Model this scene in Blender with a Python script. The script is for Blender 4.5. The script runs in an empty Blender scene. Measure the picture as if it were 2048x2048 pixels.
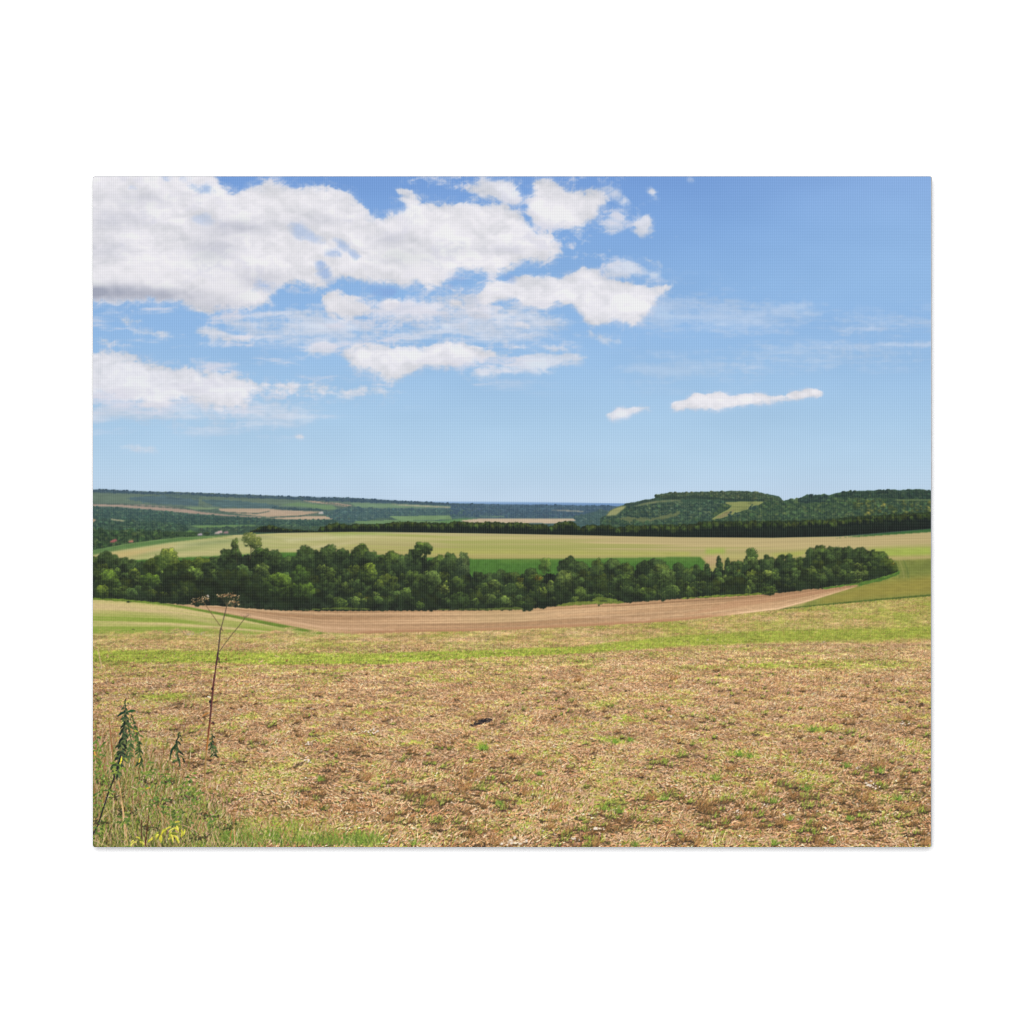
import numpy as np
# The thing in the photograph is a stretched canvas with a landscape printed on it, on a white backdrop.
# First part: the print's pigments are computed (noise, fills, dabs and strokes) on a grid of the print's surface.
OX, OY, W, H = 186, 353, 1677, 1341
ROW = (np.arange(H, dtype=np.float32) + OY + .5)[:, None]
COL = (np.arange(W, dtype=np.float32) + OX + .5)[None, :]
R = np.random.default_rng(7)
img = np.zeros((H, W, 3), np.float32)
ids = np.zeros((H, W), np.int16)
PARTS = []          # (name, parent index or None, label)


def part(name, parent=None, label=None):
    PARTS.append((name, parent, label))
    return len(PARTS) - 1


def noise(sx, sy, seed, octaves=4, gain=.5, box=None, wx=0, wy=0, uv=None):
    y0, y1, x0, x1 = box or (0, H, 0, W)
    if uv is not None:
        u0, v0 = uv
        out = np.zeros(u0.shape, np.float32)
    else:
        out = np.zeros((y1 - y0, x1 - x0), np.float32)
        u0 = np.broadcast_to(np.arange(x0, x1, dtype=np.float32)[None], out.shape) + wx
        v0 = np.broadcast_to(np.arange(y0, y1, dtype=np.float32)[:, None], out.shape) + wy
    amp, tot = 1., 0.
    for o in range(octaves):
        rg = np.random.default_rng(seed * 31 + o)
        T = rg.random((256, 256), dtype=np.float32)
        u, v = u0 / (sx / 2 ** o) + 999, v0 / (sy / 2 ** o) + 999
        iu, iv = np.floor(u).astype(np.int32), np.floor(v).astype(np.int32)
        fu, fv = u - iu, v - iv
        fu, fv = fu * fu * (3 - 2 * fu), fv * fv * (3 - 2 * fv)
        a, b = T[iv & 255, iu & 255], T[iv & 255, (iu + 1) & 255]
        c, d = T[(iv + 1) & 255, iu & 255], T[(iv + 1) & 255, (iu + 1) & 255]
        out += amp * ((a + (b - a) * fu) * (1 - fv) + (c + (d - c) * fu) * fv)
        tot += amp
        amp *= gain
    return out / tot


def sstep(a, b, x):
    t = np.clip((x - a) / (b - a), 0, 1)
    return t * t * (3 - 2 * t)


def cv(pts):
    p = np.array(pts, np.float32)
    return np.interp(COL[0], p[:, 0], p[:, 1]).astype(np.float32)[None, :]


def box_of(x0, y0, x1, y1, pad=0):
    return (max(0, int(y0 - OY - pad)), min(H, int(y1 - OY + pad) + 1),
            max(0, int(x0 - OX - pad)), min(W, int(x1 - OX + pad) + 1))


def polymask(pts, b, dx=0, dy=0):
    y0, y1, x0, x1 = b
    px, py = COL[:, x0:x1] + dx, ROW[y0:y1] + dy
    ins = np.zeros((y1 - y0, x1 - x0), bool)
    n = len(pts)
    for i in range(n):
        ax, ay = pts[i]
        bx, by = pts[(i + 1) % n]
        if ay == by:
            continue
        c = ((ay > py) != (by > py)) & (px < (bx - ax) * (py - ay) / (by - ay) + ax)
        ins ^= c
    return ins.astype(np.float32)


def blur(m, s):
    r = max(1, int(round(s * .95)))
    for ax in (0, 1):
        for _ in range(1 if s < 1 else 2 if s < 1.6 else 3):
            pad = [(0, 0), (0, 0)]
            pad[ax] = (r + 1, r)
            c = np.cumsum(np.pad(m, pad, mode='edge'), axis=ax, dtype=np.float64)
            n = m.shape[ax]
            if ax == 0:
                m = ((c[2 * r + 1:2 * r + 1 + n] - c[:n]) / (2 * r + 1)).astype(np.float32)
            else:
                m = ((c[:, 2 * r + 1:2 * r + 1 + n] - c[:, :n]) / (2 * r + 1)).astype(np.float32)
    return m


def C(*c):
    return np.array(c, np.float32) / 255


def mixc(a, b, t):
    return a + (b - a) * t[..., None]


def comp(col, m, pid=None, b=None, at=.5):
    y0, y1, x0, x1 = b or (0, H, 0, W)
    v = img[y0:y1, x0:x1]
    v += (col - v) * m[..., None]
    if pid is not None:
        ids[y0:y1, x0:x1][m > at] = pid


def patch(pts, col, soft=.8, var=.06, jit=0, pid=None, seed=1, sx=14, sy=2.5, alpha=1.):
    a = np.array(pts, np.float32)
    b = box_of(a[:, 0].min(), a[:, 1].min(), a[:, 0].max(), a[:, 1].max(), 4 + 3 * soft)
    m = blur(polymask(pts, b), soft)
    n = noise(sx, sy, seed, 3, box=b) - .5
    if jit:
        m = sstep(.3, .7, m + jit * (noise(5, 4, seed + 9, 2, box=b) - .5))
    comp(col * (1 + 2 * var * n[..., None]), m * alpha, pid, b)


# ------------------------------------------------------------------ sky
P_SKY = part('printed_sky')
ids[:] = P_SKY
sy_ = [353, 450, 560, 650, 750, 850, 930, 1000, 1700]
sc_ = np.array([(112, 153, 212), (121, 163, 217), (133, 174, 221), (141, 181, 225), (153, 190, 226),
                (166, 199, 227), (178, 206, 229), (188, 209, 229), (188, 209, 229)], np.float32) / 255
for k in range(3):
    img[..., k] = np.interp(ROW[:, 0], sy_, sc_[:, k])[:, None]
rightness = np.broadcast_to(sstep(1250, 1860, COL), (H, W)) * np.broadcast_to(1 - sstep(380, 720, ROW), (H, W))
img += rightness[..., None] * C(20, 17, 9)
img += ((noise(160, 60, 3, 3) - .5) * .03)[..., None]

wx = (noise(60, 45, 11, 4, .6) - .5) * 26
wy = (noise(60, 45, 12, 4, .6) - .5) * 20
WX = (noise(50, 36, 16, 5, .68) - .5) * 54
WY = (noise(50, 36, 17, 5, .68) - .5) * 40


def norm(a):
    return np.clip(.5 + (a - a.mean()) / a.std() * .2, 0, 1)


NC = norm(noise(70, 46, 13, 7, .6, wx=wx, wy=wy))
NF = norm(noise(15, 10, 14, 4, .65, wx=wx, wy=wy))
NS = norm(noise(120, 16, 15, 6, .6, wx=wx * .6, wy=wy * .3))
REL = np.clip((noise(70, 46, 13, 4, .5, wx=wx - 7, wy=wy + 9) - noise(70, 46, 13, 4, .5, wx=wx, wy=wy)) * 2.6, -.5, .5)


def cloud(polys, s, amp, alpha, lo=.38, hi=.62, low=0., label=None, name='printed_cloud', fine=.25, tint=(0, 0, 0), give=True):
    a = np.array([p for q in polys for p in q], np.float32)
    b = box_of(a[:, 0].min(), a[:, 1].min(), a[:, 0].max(), a[:, 1].max(), 6.5 * s + 8)
    y0, y1, x0, x1 = b
    m = np.zeros((y1 - y0, x1 - x0), np.float32)
    ws = .25 + min(1, s / 9) * .75
    if name == 'printed_cloud' and (a[:, 1].max() - a[:, 1].min()) < 30:
        ws *= .45
    for q in polys:
        m = np.maximum(m, polymask(q, b, WX[y0:y1, x0:x1] * ws, WY[y0:y1, x0:x1] * ws))
    n = (NC[y0:y1, x0:x1] - .5) * (1 - low) + (NS[y0:y1, x0:x1] - .5) * low
    nf = NF[y0:y1, x0:x1] - .5
    m1, m2 = blur(m, s * 2.1), blur(m, s * 1.05)
    core = sstep(.5, 1., m1)
    veil = sstep(.12, .8, m1 + amp * n + .5 * nf) * sstep(0, .2, m1)
    q = m2 + amp * .85 * n + (fine + .25) * nf + .5 * sstep(.72, 1., m1)
    d = sstep(lo - .06, hi + .42, q) * sstep(0, .25, m2)
    gy = np.zeros_like(m1)
    gy[2:-2] = m1[4:] - m1[:-4]
    topw = sstep(-.01, .05, gy) * .7
    d = d * (1 - topw) + topw * sstep(lo - .02, hi + .1, q) * sstep(0, .25, m2)
    vc = C(199, 205, 223) + (n * .08 + REL[y0:y1, x0:x1] * .06)[..., None] * np.ones(3, np.float32)
    comp(np.clip(vc, 0, 1), veil * alpha * .62, None, b)
    L = .862 + .04 * core + REL[y0:y1, x0:x1] * .13 + n * .09 + nf * .045
    grey = np.clip(.91 - L, 0, .3)
    col = np.stack([L - grey * .12, L - .008, L + .012], -1) + C(*tint)
    pid = part(name, None, label) if give else None
    comp(np.clip(col, 0, .93), d * alpha, pid, b, .34)
    return b


# thin veils first
for q, al in (([(1200, 600), (1420, 585), (1640, 603), (1660, 635), (1460, 665), (1250, 655)], .28),
              ([(1400, 692), (1560, 690), (1862, 684), (1862, 722), (1600, 732), (1450, 722)], .26),
              ([(1640, 645), (1862, 630), (1862, 668), (1700, 668)], .25),
              ([(1180, 730), (1360, 700), (1560, 745), (1300, 765)], .18),
              ([(186, 800), (560, 790), (700, 830), (500, 850), (186, 850)], .4),
              ([(760, 640), (1040, 600), (1200, 650), (1000, 690), (780, 690)], .6),
              ([(430, 640), (640, 610), (800, 660), (690, 700), (500, 690)], .58)):
    cloud([q], 14, 1.1, al, .3, .95, .85, fine=.1, give=False)
cloud([[(247, 634), (290, 632), (310, 640), (250, 646)], [(246, 655), (300, 660), (350, 672), (340, 680), (270, 668)],
       [(150, 676), (230, 684), (262, 694), (200, 692)], [(383, 656), (430, 652), (500, 678), (510, 690), (440, 680), (390, 668)],
       [(395, 680), (460, 694), (400, 690)]], 5, .9, .72, .3, .72, .7,
      label='thin broken wisps of cloud under the big cloud at the left')
cloud([[(130, 735), (230, 716), (300, 722), (350, 742), (365, 728), (385, 727), (400, 745), (420, 738), (445, 740), (480, 752), (520, 760),
        (610, 775), (640, 780), (600, 790), (500, 792), (505, 815), (470, 824), (420, 818), (370, 800), (330, 806), (320, 815), (290, 812),
        (250, 795), (130, 790)], [(130, 705), (260, 700), (330, 722), (300, 735), (130, 722)]], 8, .95, .86, .36, .68, .45,
      label='long low cloud bank along the left edge, above the horizon')
cloud([[(640, 770), (720, 775), (800, 782), (835, 780), (800, 795), (700, 797), (650, 785)], [(560, 755), (640, 768), (700, 775), (640, 792), (560, 788)]], 8, 1., .75, .32, .8, .7,
      label='faint flat streak of cloud trailing right from the low bank')
cloud([[(682, 712), (705, 697), (750, 687), (790, 697), (835, 694), (870, 682), (900, 677), (935, 684), (965, 695), (1010, 700),
        (1075, 690), (1045, 704), (990, 716), (930, 726), (860, 733), (815, 752), (790, 765), (760, 758), (720, 748), (690, 732)]],
      7, .8, .92, .34, .64, .3, label='bright cloud with a rounded crest at the centre, below the main mass')
cloud([[(600, 706), (640, 690), (680, 692), (665, 712), (610, 722)], [(1040, 712), (1120, 700), (1190, 715), (1130, 735), (1030, 730)],
       [(960, 735), (1090, 720), (1125, 738), (1010, 745), (940, 752)], [(900, 752), (960, 740), (1000, 756)],
       [(1148, 736), (1180, 735), (1175, 742), (1150, 743)], [(1080, 690), (1125, 684), (1128, 692), (1090, 698)]], 6, .95, .62, .3, .75, .6,
      label='pale ragged wisps around the bright central cloud')
cloud([[(1021, 648), (1040, 644), (1062, 652), (1060, 658), (1030, 656)], [(1100, 660), (1120, 662), (1112, 668)]], 3, .6, .62, .3, .7, .5,
      label='short thin streak of cloud right of centre')
cloud([[(237, 889), (290, 887), (328, 897), (300, 903), (240, 897)]], 4, .8, .45, .3, .8, .7, label='faintest pale streak low above the left hills')
cloud([[(588, 874), (600, 870), (613, 873), (608, 878), (592, 878)]], 2.4, .4, .75, .3, .7, .4, label='tiny lone puff low in the sky left of centre')
cloud([[(1207, 829), (1230, 818), (1262, 814), (1300, 810), (1303, 816), (1270, 824), (1255, 832), (1222, 838)]], 3.2, .8, .8, .3, .65, .4,
      label='small ragged cloud just left of the long thin bar')
cloud([[(1331, 812), (1345, 804), (1372, 803), (1395, 793), (1425, 789), (1445, 787), (1462, 797), (1478, 791), (1500, 787), (1530, 785),
        (1545, 790), (1570, 783), (1600, 778), (1635, 777), (1643, 788), (1610, 797), (1560, 801), (1500, 807), (1455, 815), (1380, 822), (1350, 821)]],
      3, .55, .97, .33, .6, .2, label='long thin white bar of cloud rising to the right')
cloud([[(1650, 776), (1662, 774), (1664, 778)], [(1642, 788), (1680, 786), (1660, 790)]], 3, .5, .35, .3, .8, .5, give=False)
# middle tier
cloud([[(622, 590), (655, 578), (690, 588), (735, 600), (760, 592), (800, 600), (850, 600), (900, 592), (960, 590), (1040, 610), (1050, 632), (980, 640), (880, 640),
        (760, 640), (700, 642), (660, 634)]], 11, .85, .8, .36, .72, .3, tint=(-6, -4, 0),
      label='grey based cloud shelf below the biggest cloud')
cloud([[(630, 592), (660, 582), (700, 596), (745, 612), (735, 634), (700, 642), (665, 634)], [(760, 605), (800, 590), (815, 600), (780, 622)],
       [(880, 615), (910, 595), (925, 620), (905, 634)]], 6, .6, .9, .34, .62, .1, give=False)
cloud([[(946, 590), (990, 560), (1040, 556), (1075, 550), (1120, 552), (1150, 540), (1180, 535), (1198, 537), (1200, 556), (1240, 562),
        (1290, 572), (1320, 573), (1373, 569), (1345, 578), (1327, 592), (1300, 618), (1285, 634), (1266, 651), (1246, 650), (1232, 638),
        (1220, 643), (1190, 650), (1170, 640), (1172, 628), (1150, 612), (1120, 605), (1090, 622), (1060, 616), (1030, 590), (1000, 600), (960, 622)]],
      5, .62, .95, .37, .6, .15, label='arrow shaped cloud tapering to a point at the right')
cloud([[(1170, 650), (1184, 655), (1215, 680), (1246, 686), (1210, 688), (1180, 668)], [(1232, 682), (1250, 684), (1240, 692)]], 4, .5, .5, .32, .7, .2, give=False)
cloud([[(1212, 542), (1225, 526), (1260, 524), (1290, 538), (1322, 543), (1318, 554), (1285, 552), (1250, 556), (1215, 560)],
       [(1260, 522), (1290, 516), (1350, 530), (1340, 534), (1300, 528)]], 5, .9, .62, .34, .78, .2,
      label='faint lacy wisp above the arrow shaped cloud')
# upper tier
cloud([[(1062, 366), (1080, 360), (1105, 362), (1122, 378), (1150, 374), (1162, 382), (1182, 370), (1200, 380), (1222, 392), (1215, 405), (1196, 412),
        (1204, 430), (1185, 438), (1165, 466), (1148, 460), (1120, 452), (1080, 455), (1062, 446), (1046, 425), (1060, 400)]], 6, .6, .97, .36, .6, 0,
      label='white puffy cloud at the top, right of centre')
cloud([[(930, 375), (965, 355), (1000, 358), (1025, 372), (1040, 395), (1046, 415), (1030, 412), (1000, 405), (960, 405), (930, 400)],
       [(884, 398), (905, 388), (914, 396), (900, 406)]], 6, .95, .88, .38, .72, 0, label='broken cloud fragments along the top edge at the centre')
cloud([[(1180, 372), (1215, 365), (1240, 385), (1265, 400), (1255, 412), (1225, 398), (1200, 390)], [(1201, 450), (1225, 428), (1250, 430), (1240, 455), (1215, 462)]],
      5, 1., .55, .36, .8, 0, label='torn faint shreds right of the white puffy cloud')
cloud([[(1263, 470), (1268, 455), (1280, 440), (1286, 425), (1296, 419), (1304, 435), (1300, 455), (1307, 475), (1290, 468), (1280, 482)]], 4, .9, .8, .34, .7, 0,
      label='upright hooked shred of cloud near the top')
cloud([[(1297, 380), (1303, 372), (1310, 378), (1316, 395), (1304, 394)]], 2.8, .5, .85, .34, .7, 0, label='tiny upright puff near the top, right of the shreds')
cloud([[(1370, 355), (1382, 353), (1384, 362), (1374, 362)], [(1340, 472), (1353, 470), (1350, 478)], [(1420, 500), (1432, 498), (1426, 508)]], 2.6, .5, .6, .34, .8, 0,
      label='barely visible specks of cloud at the upper right')
P_BIG = len(PARTS)
cloud([[(150, 330), (430, 330), (438, 365), (467, 392), (500, 374), (530, 366), (560, 372), (610, 377), (645, 364), (690, 374), (715, 402), (728, 443), (760, 438),
        (800, 434), (815, 420), (800, 405), (788, 388), (794, 374), (812, 378), (838, 400), (860, 408), (885, 410), (925, 398), (960, 403), (1002, 410),
        (1040, 437), (1062, 462), (1080, 466), (1100, 462), (1112, 490), (1124, 506), (1098, 508), (1080, 526), (1040, 518), (1034, 545), (990, 552), (950, 540),
        (909, 545), (884, 560), (876, 580), (853, 584), (822, 566), (779, 576), (740, 560), (710, 566), (680, 552), (655, 560), (640, 575), (607, 580), (580, 576), (540, 585),
        (533, 606), (502, 619), (449, 622), (433, 641), (396, 628), (346, 606), (280, 602), (150, 600)]], 8, .55, .98, .36, .6, .08,
      label='biggest cloud, filling the upper left of the sky')
SH_REG = [[(186, 353), (1240, 353), (1300, 440), (1210, 560), (1200, 680), (1120, 750), (820, 790), (500, 830), (186, 830)]]
b = box_of(186, 353, 1320, 850)
rm = blur(polymask(SH_REG[0], b), 26)
tw = np.broadcast_to(sstep(520, 640, ROW[b[0]:b[1]]), rm.shape)
q = (NS * .7 + NC * .3)[b[0]:b[1], b[2]:b[3]] * tw + (NC * .55 + NF * .45)[b[0]:b[1], b[2]:b[3]] * (1 - tw)
q = sstep(.56, .95, q)
comp(np.broadcast_to(C(214, 214, 226), q.shape + (3,)), np.clip(q * rm * .75, 0, 1), None, b)
# blue breaks inside the big cloud
SKYN = C(128, 163, 215)
for q, s, al in (([(628, 530), (640, 516), (655, 530), (668, 556), (650, 562), (636, 548)], 5, .62),
                 ([(657, 466), (690, 480), (715, 500), (725, 525), (706, 520), (680, 492)], 4, .5),
                 ([(572, 448), (600, 446), (625, 470), (655, 474), (650, 484), (600, 475)], 6, .42),
                 ([(640, 506), (668, 500), (690, 512), (670, 520)], 4, .6),
                 ([(890, 560), (910, 545), (935, 548), (950, 570), (920, 580), (895, 580)], 6, .85),
                 ([(990, 548), (1035, 552), (1030, 562), (995, 560)], 5, .6), ([(240, 365), (300, 370), (270, 382)], 6, .45),
                 ([(350, 355), (420, 372), (450, 400), (430, 402), (380, 380)], 6, .6), ([(380, 425), (460, 430), (440, 446), (390, 440)], 7, .3),
                 ([(500, 550), (560, 570), (540, 590), (505, 575)], 7, .55), ([(735, 570), (805, 578), (770, 598), (738, 594)], 5, .7),
                 ([(318, 354), (350, 356), (330, 362)], 4, .6), ([(1000, 385), (1035, 400), (1045, 420), (1010, 405)], 5, .4)):
    a = np.array(q)
    b = box_of(a[:, 0].min(), a[:, 1].min(), a[:, 0].max(), a[:, 1].max(), 3 * s + 4)
    m = blur(polymask(q, b), s * 1.3)
    d = sstep(.25, 1.15, m + 1.1 * (.5 - NC[b[0]:b[1], b[2]:b[3]]) + .55 * (NF[b[0]:b[1], b[2]:b[3]] - .5)) * sstep(0, .3, m)
    comp(np.broadcast_to(SKYN, d.shape + (3,)), d * al, None, b)


def shade(cx, cy, rx, ry, col, al):
    b = box_of(cx - rx * 2.2, cy - ry * 2.2, cx + rx * 2.2, cy + ry * 2.2)
    d2 = ((COL[:, b[2]:b[3]] - cx) / rx) ** 2 + ((ROW[b[0]:b[1]] - cy) / ry) ** 2
    w = np.exp(-d2 * 1.2) * (.55 + .9 * (NC[b[0]:b[1], b[2]:b[3]]))
    keep = (np.abs(img[b[0]:b[1], b[2]:b[3], 0] - img[b[0]:b[1], b[2]:b[3], 2]) < .14)
    comp(np.broadcast_to(col, w.shape + (3,)), np.clip(w * al, 0, 1) * blur(keep.astype(np.float32), 2), None, b)


GREY = C(158, 163, 180)
for cx, cy, rx, ry, al in ((215, 584, 95, 17, .95), (330, 590, 110, 15, .6), (200, 500, 60, 20, .28), (270, 400, 70, 14, .3), (420, 500, 55, 26, .42),
                           (480, 455, 90, 18, .35), (520, 560, 70, 22, .3), (430, 610, 60, 18, .35), (810, 510, 60, 26, .36), (780, 480, 50, 16, .22),
                           (930, 500, 50, 12, .16), (1010, 500, 40, 10, .15), (640, 440, 60, 14, .2), (700, 620, 60, 12, .1), (230, 440, 60, 22, .3)):
    shade(cx, cy, rx, ry, GREY if cy != 510 else C(178, 184, 190), al)
for cx, cy, rx, ry, al in ((300, 545, 90, 22, .5), (220, 400, 40, 25, .4), (560, 400, 80, 22, .4), (900, 445, 90, 26, .4), (840, 540, 40, 26, .5),
                           (580, 500, 60, 25, .3), (440, 580, 50, 24, .45), (1110, 420, 45, 25, .35), (660, 610, 40, 16, .3)):
    shade(cx, cy, rx, ry, C(233, 231, 235), al)

# ------------------------------------------------------------------ sea and far land
def under(pts, j=0., seed=5, s=4):
    f = cv(pts)
    if j:
        rg = np.random.default_rng(seed)
        k = np.interp(np.arange(W), np.arange(0, W + s, s), rg.random(len(np.arange(0, W + s, s)))).astype(np.float32)
        f = f + j * (k[None] - .5)
    return np.clip(ROW - f + .5, 0, 1)


RIDGE = [(186, 979), (205, 979), (230, 982), (300, 983), (346, 984), (460, 988), (560, 992), (663, 997), (692, 995.5), (720, 997), (767, 1000), (870, 1005.5), (960, 1008),
         (1080, 1009.5), (1219, 1011.5), (1300, 1013), (1862, 1013)]
P_SEA = part('printed_sea', None, 'thin strip of blue sea on the horizon')
m = under([(186, 1040), (780, 1040), (800, 1002), (960, 1002.7), (1246, 1006.5), (1310, 1007), (1320, 1040), (1862, 1040)])
t = np.clip((ROW - 1001) / 8, 0, 1)
comp(mixc(C(158, 188, 219), C(112, 146, 188), np.broadcast_to(t, (H, W))), m * np.broadcast_to(sstep(1000, 1006, ROW), (H, W)), P_SEA)
P_FAR = part('printed_hillside', None, 'distant hillside with woods and small fields')
m = under(RIDGE, 1.6, s=5)
tt = np.broadcast_to(np.clip((ROW - 1005) / 60, 0, 1), (H, W))
rr = np.broadcast_to(sstep(700, 1050, COL), (H, W))
base = mixc(mixc(C(92, 108, 92), C(62, 86, 66), tt), mixc(C(68, 92, 116), C(62, 88, 80), tt), rr)
base = base * (1 + .34 * (noise(9, 3.2, 21, 3) - .5))[..., None]
comp(base, m, P_FAR)


def dabs(b, pts_r, lit, dark, amp=1., pid=None, soft=.35):
    """tree crowns as bumpy balls lit from the upper right; pts_r rows: x, y, rx, ry, tint"""
    for (x, y, rx, ry, tn) in pts_r:
        bb = box_of(x - rx, y - ry, x + rx, y + ry, 2)
        if bb[1] - bb[0] < 2 or bb[3] - bb[2] < 2:
            continue
        u = (COL[:, bb[2]:bb[3]] - x) / rx
        v = (ROW[bb[0]:bb[1]] - y) / ry
        n = LEAF[bb[0]:bb[1], bb[2]:bb[3]]
        d = u * u + v * v + (n - .5) * 1.3
        m = np.clip((1 - d) / soft, 0, 1)
        z = np.sqrt(np.clip(1 - u * u - v * v, 0, 1))
        s = np.clip(.30 * u - .62 * v + .32 * z + (n - .5) * 1.0 * amp, 0, 1) ** 1.15
        comp(mixc(dark, lit * tn, s), m, pid, bb)


LEAF = noise(4.2, 4.2, 31, 2, .7)
LEAF2 = noise(2.4, 2.4, 32, 2, .6)


def wood(pts, size, lit, dark, dens=1.1, pid=None, seed=0, amp=1.5, fill=True):
    mid = (lit * .45 + dark * .55)
    lit, dark = mid + (lit - mid) * .9 + .01, mid + (dark - mid) * .85
    rg = np.random.default_rng(seed + 50)
    a = np.array(pts, np.float32)
    b = box_of(a[:, 0].min(), a[:, 1].min(), a[:, 0].max(), a[:, 1].max(), 3)
    M = polymask(pts, b)
    if fill:
        comp(np.broadcast_to((dark * .6 + lit * .4), M.shape + (3,)), blur(M, 1), pid, b)
    area = M.sum()
    n = int(area / (size * size) * dens)
    ys, xs = np.nonzero(M)
    if len(ys) == 0:
        return
    k = rg.integers(0, len(ys), n)
    k = k[np.argsort(ys[k])]
    rows = []
    for i in k:
        y, x = ys[i] + b[0] + OY, xs[i] + b[2] + OX
        sc = size * (.45 + .75 * rg.random() ** 1.5)
        tn = np.array([1, 1, 1], np.float32) * (.75 + .5 * rg.random()) * np.array([1 + .25 * (rg.random() - .4), 1, 1 + .2 * (rg.random() - .5)], np.float32)
        rows.append((x, y, sc, sc * .8, tn))
    dabs(None, rows, lit, dark, amp, pid)


# ridge line and upper slope woods
D1, L1 = C(42, 62, 80), C(84, 106, 104)
wood([(186, 980), (205, 979), (300, 984), (460, 989), (560, 993), (692, 996), (870, 1006), (960, 1009), (960, 1014), (870, 1012), (692, 1003), (560, 998), (460, 994), (300, 988), (186, 985)],
     3, C(66, 88, 96), C(40, 60, 80), 1.2, None, 1)
patch([(186, 986), (560, 1000), (640, 1008), (560, 1012), (186, 1006)], C(100, 116, 92), 2, .1, seed=3)
patch([(242, 996), (330, 991), (400, 1000), (395, 1012), (300, 1007)], C(72, 94, 98), 2.5, .18, .6, seed=4)
patch([(397, 998), (470, 1001), (560, 1010), (553, 1018), (430, 1014)], C(74, 98, 98), 2.5, .18, .6, seed=5)
patch([(300, 987), (400, 990), (397, 998), (330, 992)], C(78, 98, 90), 2, .15, .5, seed=6)
patch([(186, 1008), (227, 1008), (290, 1009.5), (335, 1013), (379, 1019), (397, 1023), (460, 1030), (522, 1033), (522, 1036), (460, 1033), (380, 1027), (354, 1024), (310, 1020.5), (240, 1014), (186, 1012.5)],
      C(170, 143, 122), .8, .07, seed=7)
patch([(366, 1014), (445, 1015), (420, 1019), (390, 1019)], C(128, 146, 100), .8, seed=8)
patch([(437, 1017), (531, 1016.5), (553, 1019), (646, 1023.5), (643, 1026), (609, 1031), (537, 1034), (478, 1028), (440, 1022)], C(186, 158, 128), .8, .06, seed=9)
patch([(531, 1035.5), (615, 1032), (683, 1032), (686, 1038), (615, 1040.5), (552, 1038)], C(190, 163, 133), .8, .05, seed=10)
patch([(605, 1001), (640, 1003), (677, 1006.5), (705, 1011), (692, 1014), (664, 1009), (620, 1004)], C(192, 156, 128), .8, .05, seed=11)
patch([(595, 1005), (640, 1009), (664, 1010), (676, 1018), (650, 1020), (610, 1014), (560, 1010)], C(112, 140, 88), 1, .06, seed=12)
patch([(699, 1006), (780, 1007), (900, 1012), (925, 1014), (860, 1016), (715, 1015.5)], C(120, 146, 104), 1, .06, seed=13)
patch([(780, 1008), (850, 1011), (925, 1015), (900, 1016), (800, 1011)], C(168, 158, 128), .8, .05, seed=14)
wood([(186, 1014), (240, 1016), (310, 1022), (383, 1029), (490, 1035), (560, 1040), (690, 1040), (700, 1050), (560, 1052), (380, 1050), (186, 1048)], 3.6, C(74, 104, 76), C(36, 58, 58), 1.3, None, 2)
wood([(542, 1015), (640, 1018), (655, 1022), (560, 1019)], 3, C(66, 92, 84), C(40, 60, 68), 1.3, None, 3)
wood([(640, 1026), (700, 1014), (760, 1018), (900, 1018), (930, 1022), (930, 1032), (860, 1034), (760, 1036), (700, 1046), (686, 1046)], 3.4, C(84, 112, 96), C(48, 72, 80), 1.2, None, 4)
wood([(900, 1012), (960, 1010), (1219, 1012), (1250, 1016), (1220, 1032), (1100, 1036), (960, 1034), (900, 1030)], 3, C(68, 92, 104), C(48, 70, 92), 1.0, None, 5, fill=False)
for q in ([(397, 1020), (450, 1024), (515, 1027), (540, 1022)], [(540, 1035), (600, 1032), (640, 1025)], [(186, 1007), (240, 1008), (380, 1018)], [(640, 1003), (700, 1013)]):
    for (ax, ay), (bx, by) in zip(q[:-1], q[1:]):
        patch([(ax, ay - .5), (bx, by - .5), (bx, by + 1), (ax, ay + 1)], C(62, 80, 68), .7, .1)
patch([(379, 1051), (509, 1050), (520, 1054), (404, 1057)], C(116, 150, 84), 1, .08, seed=15)
patch([(363, 1059), (379, 1060), (397, 1067), (366, 1069)], C(108, 148, 70), 1, .08, seed=16)
patch([(560, 1050), (590, 1050), (600, 1058), (570, 1060)], C(104, 134, 84), 1, .1, seed=17)
patch([(775, 1032), (900, 1031), (905, 1039), (800, 1041)], C(122, 150, 96), 1.4, .1, .3, seed=18)
patch([(700, 1043), (780, 1040), (900, 1042), (900, 1046), (720, 1048)], C(112, 142, 90), 1.2, .12, .5, seed=19)
patch([(869, 1043), (920, 1037), (960, 1037), (900, 1047)], C(98, 138, 78), 1, .08, seed=20)
patch([(920, 1041), (960, 1037), (1152, 1036.5), (1190, 1036.5), (1188, 1039.5), (1163, 1042.5), (1146, 1041.5), (1126, 1043.5), (1113, 1047), (1060, 1046), (1050, 1049), (1000, 1046), (935, 1046)],
      C(196, 174, 144), .8, .05, seed=21)
patch([(1097, 1020), (1130, 1020), (1167, 1022), (1167, 1024), (1120, 1022)], C(158, 150, 130), .8, .04, seed=22)
patch([(960, 1031.5), (1008, 1032.5), (1008, 1034), (960, 1033)], C(112, 136, 108), .7, seed=23)
wood([(1150, 1034), (1200, 1020), (1240, 1030), (1250, 1046), (1152, 1048)], 3.6, C(80, 106, 92), C(48, 72, 76), 1.2, None, 6)
patch([(605, 1055), (622, 1054), (620, 1057.5), (606, 1058)], C(184, 180, 150), .7, seed=24)
wood([(186, 1040), (220, 1038), (300, 1044), (360, 1048), (380, 1060), (360, 1070), (186, 1075)], 5.5, C(80, 108, 72), C(34, 54, 50), 1.25, None, 7)
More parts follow.
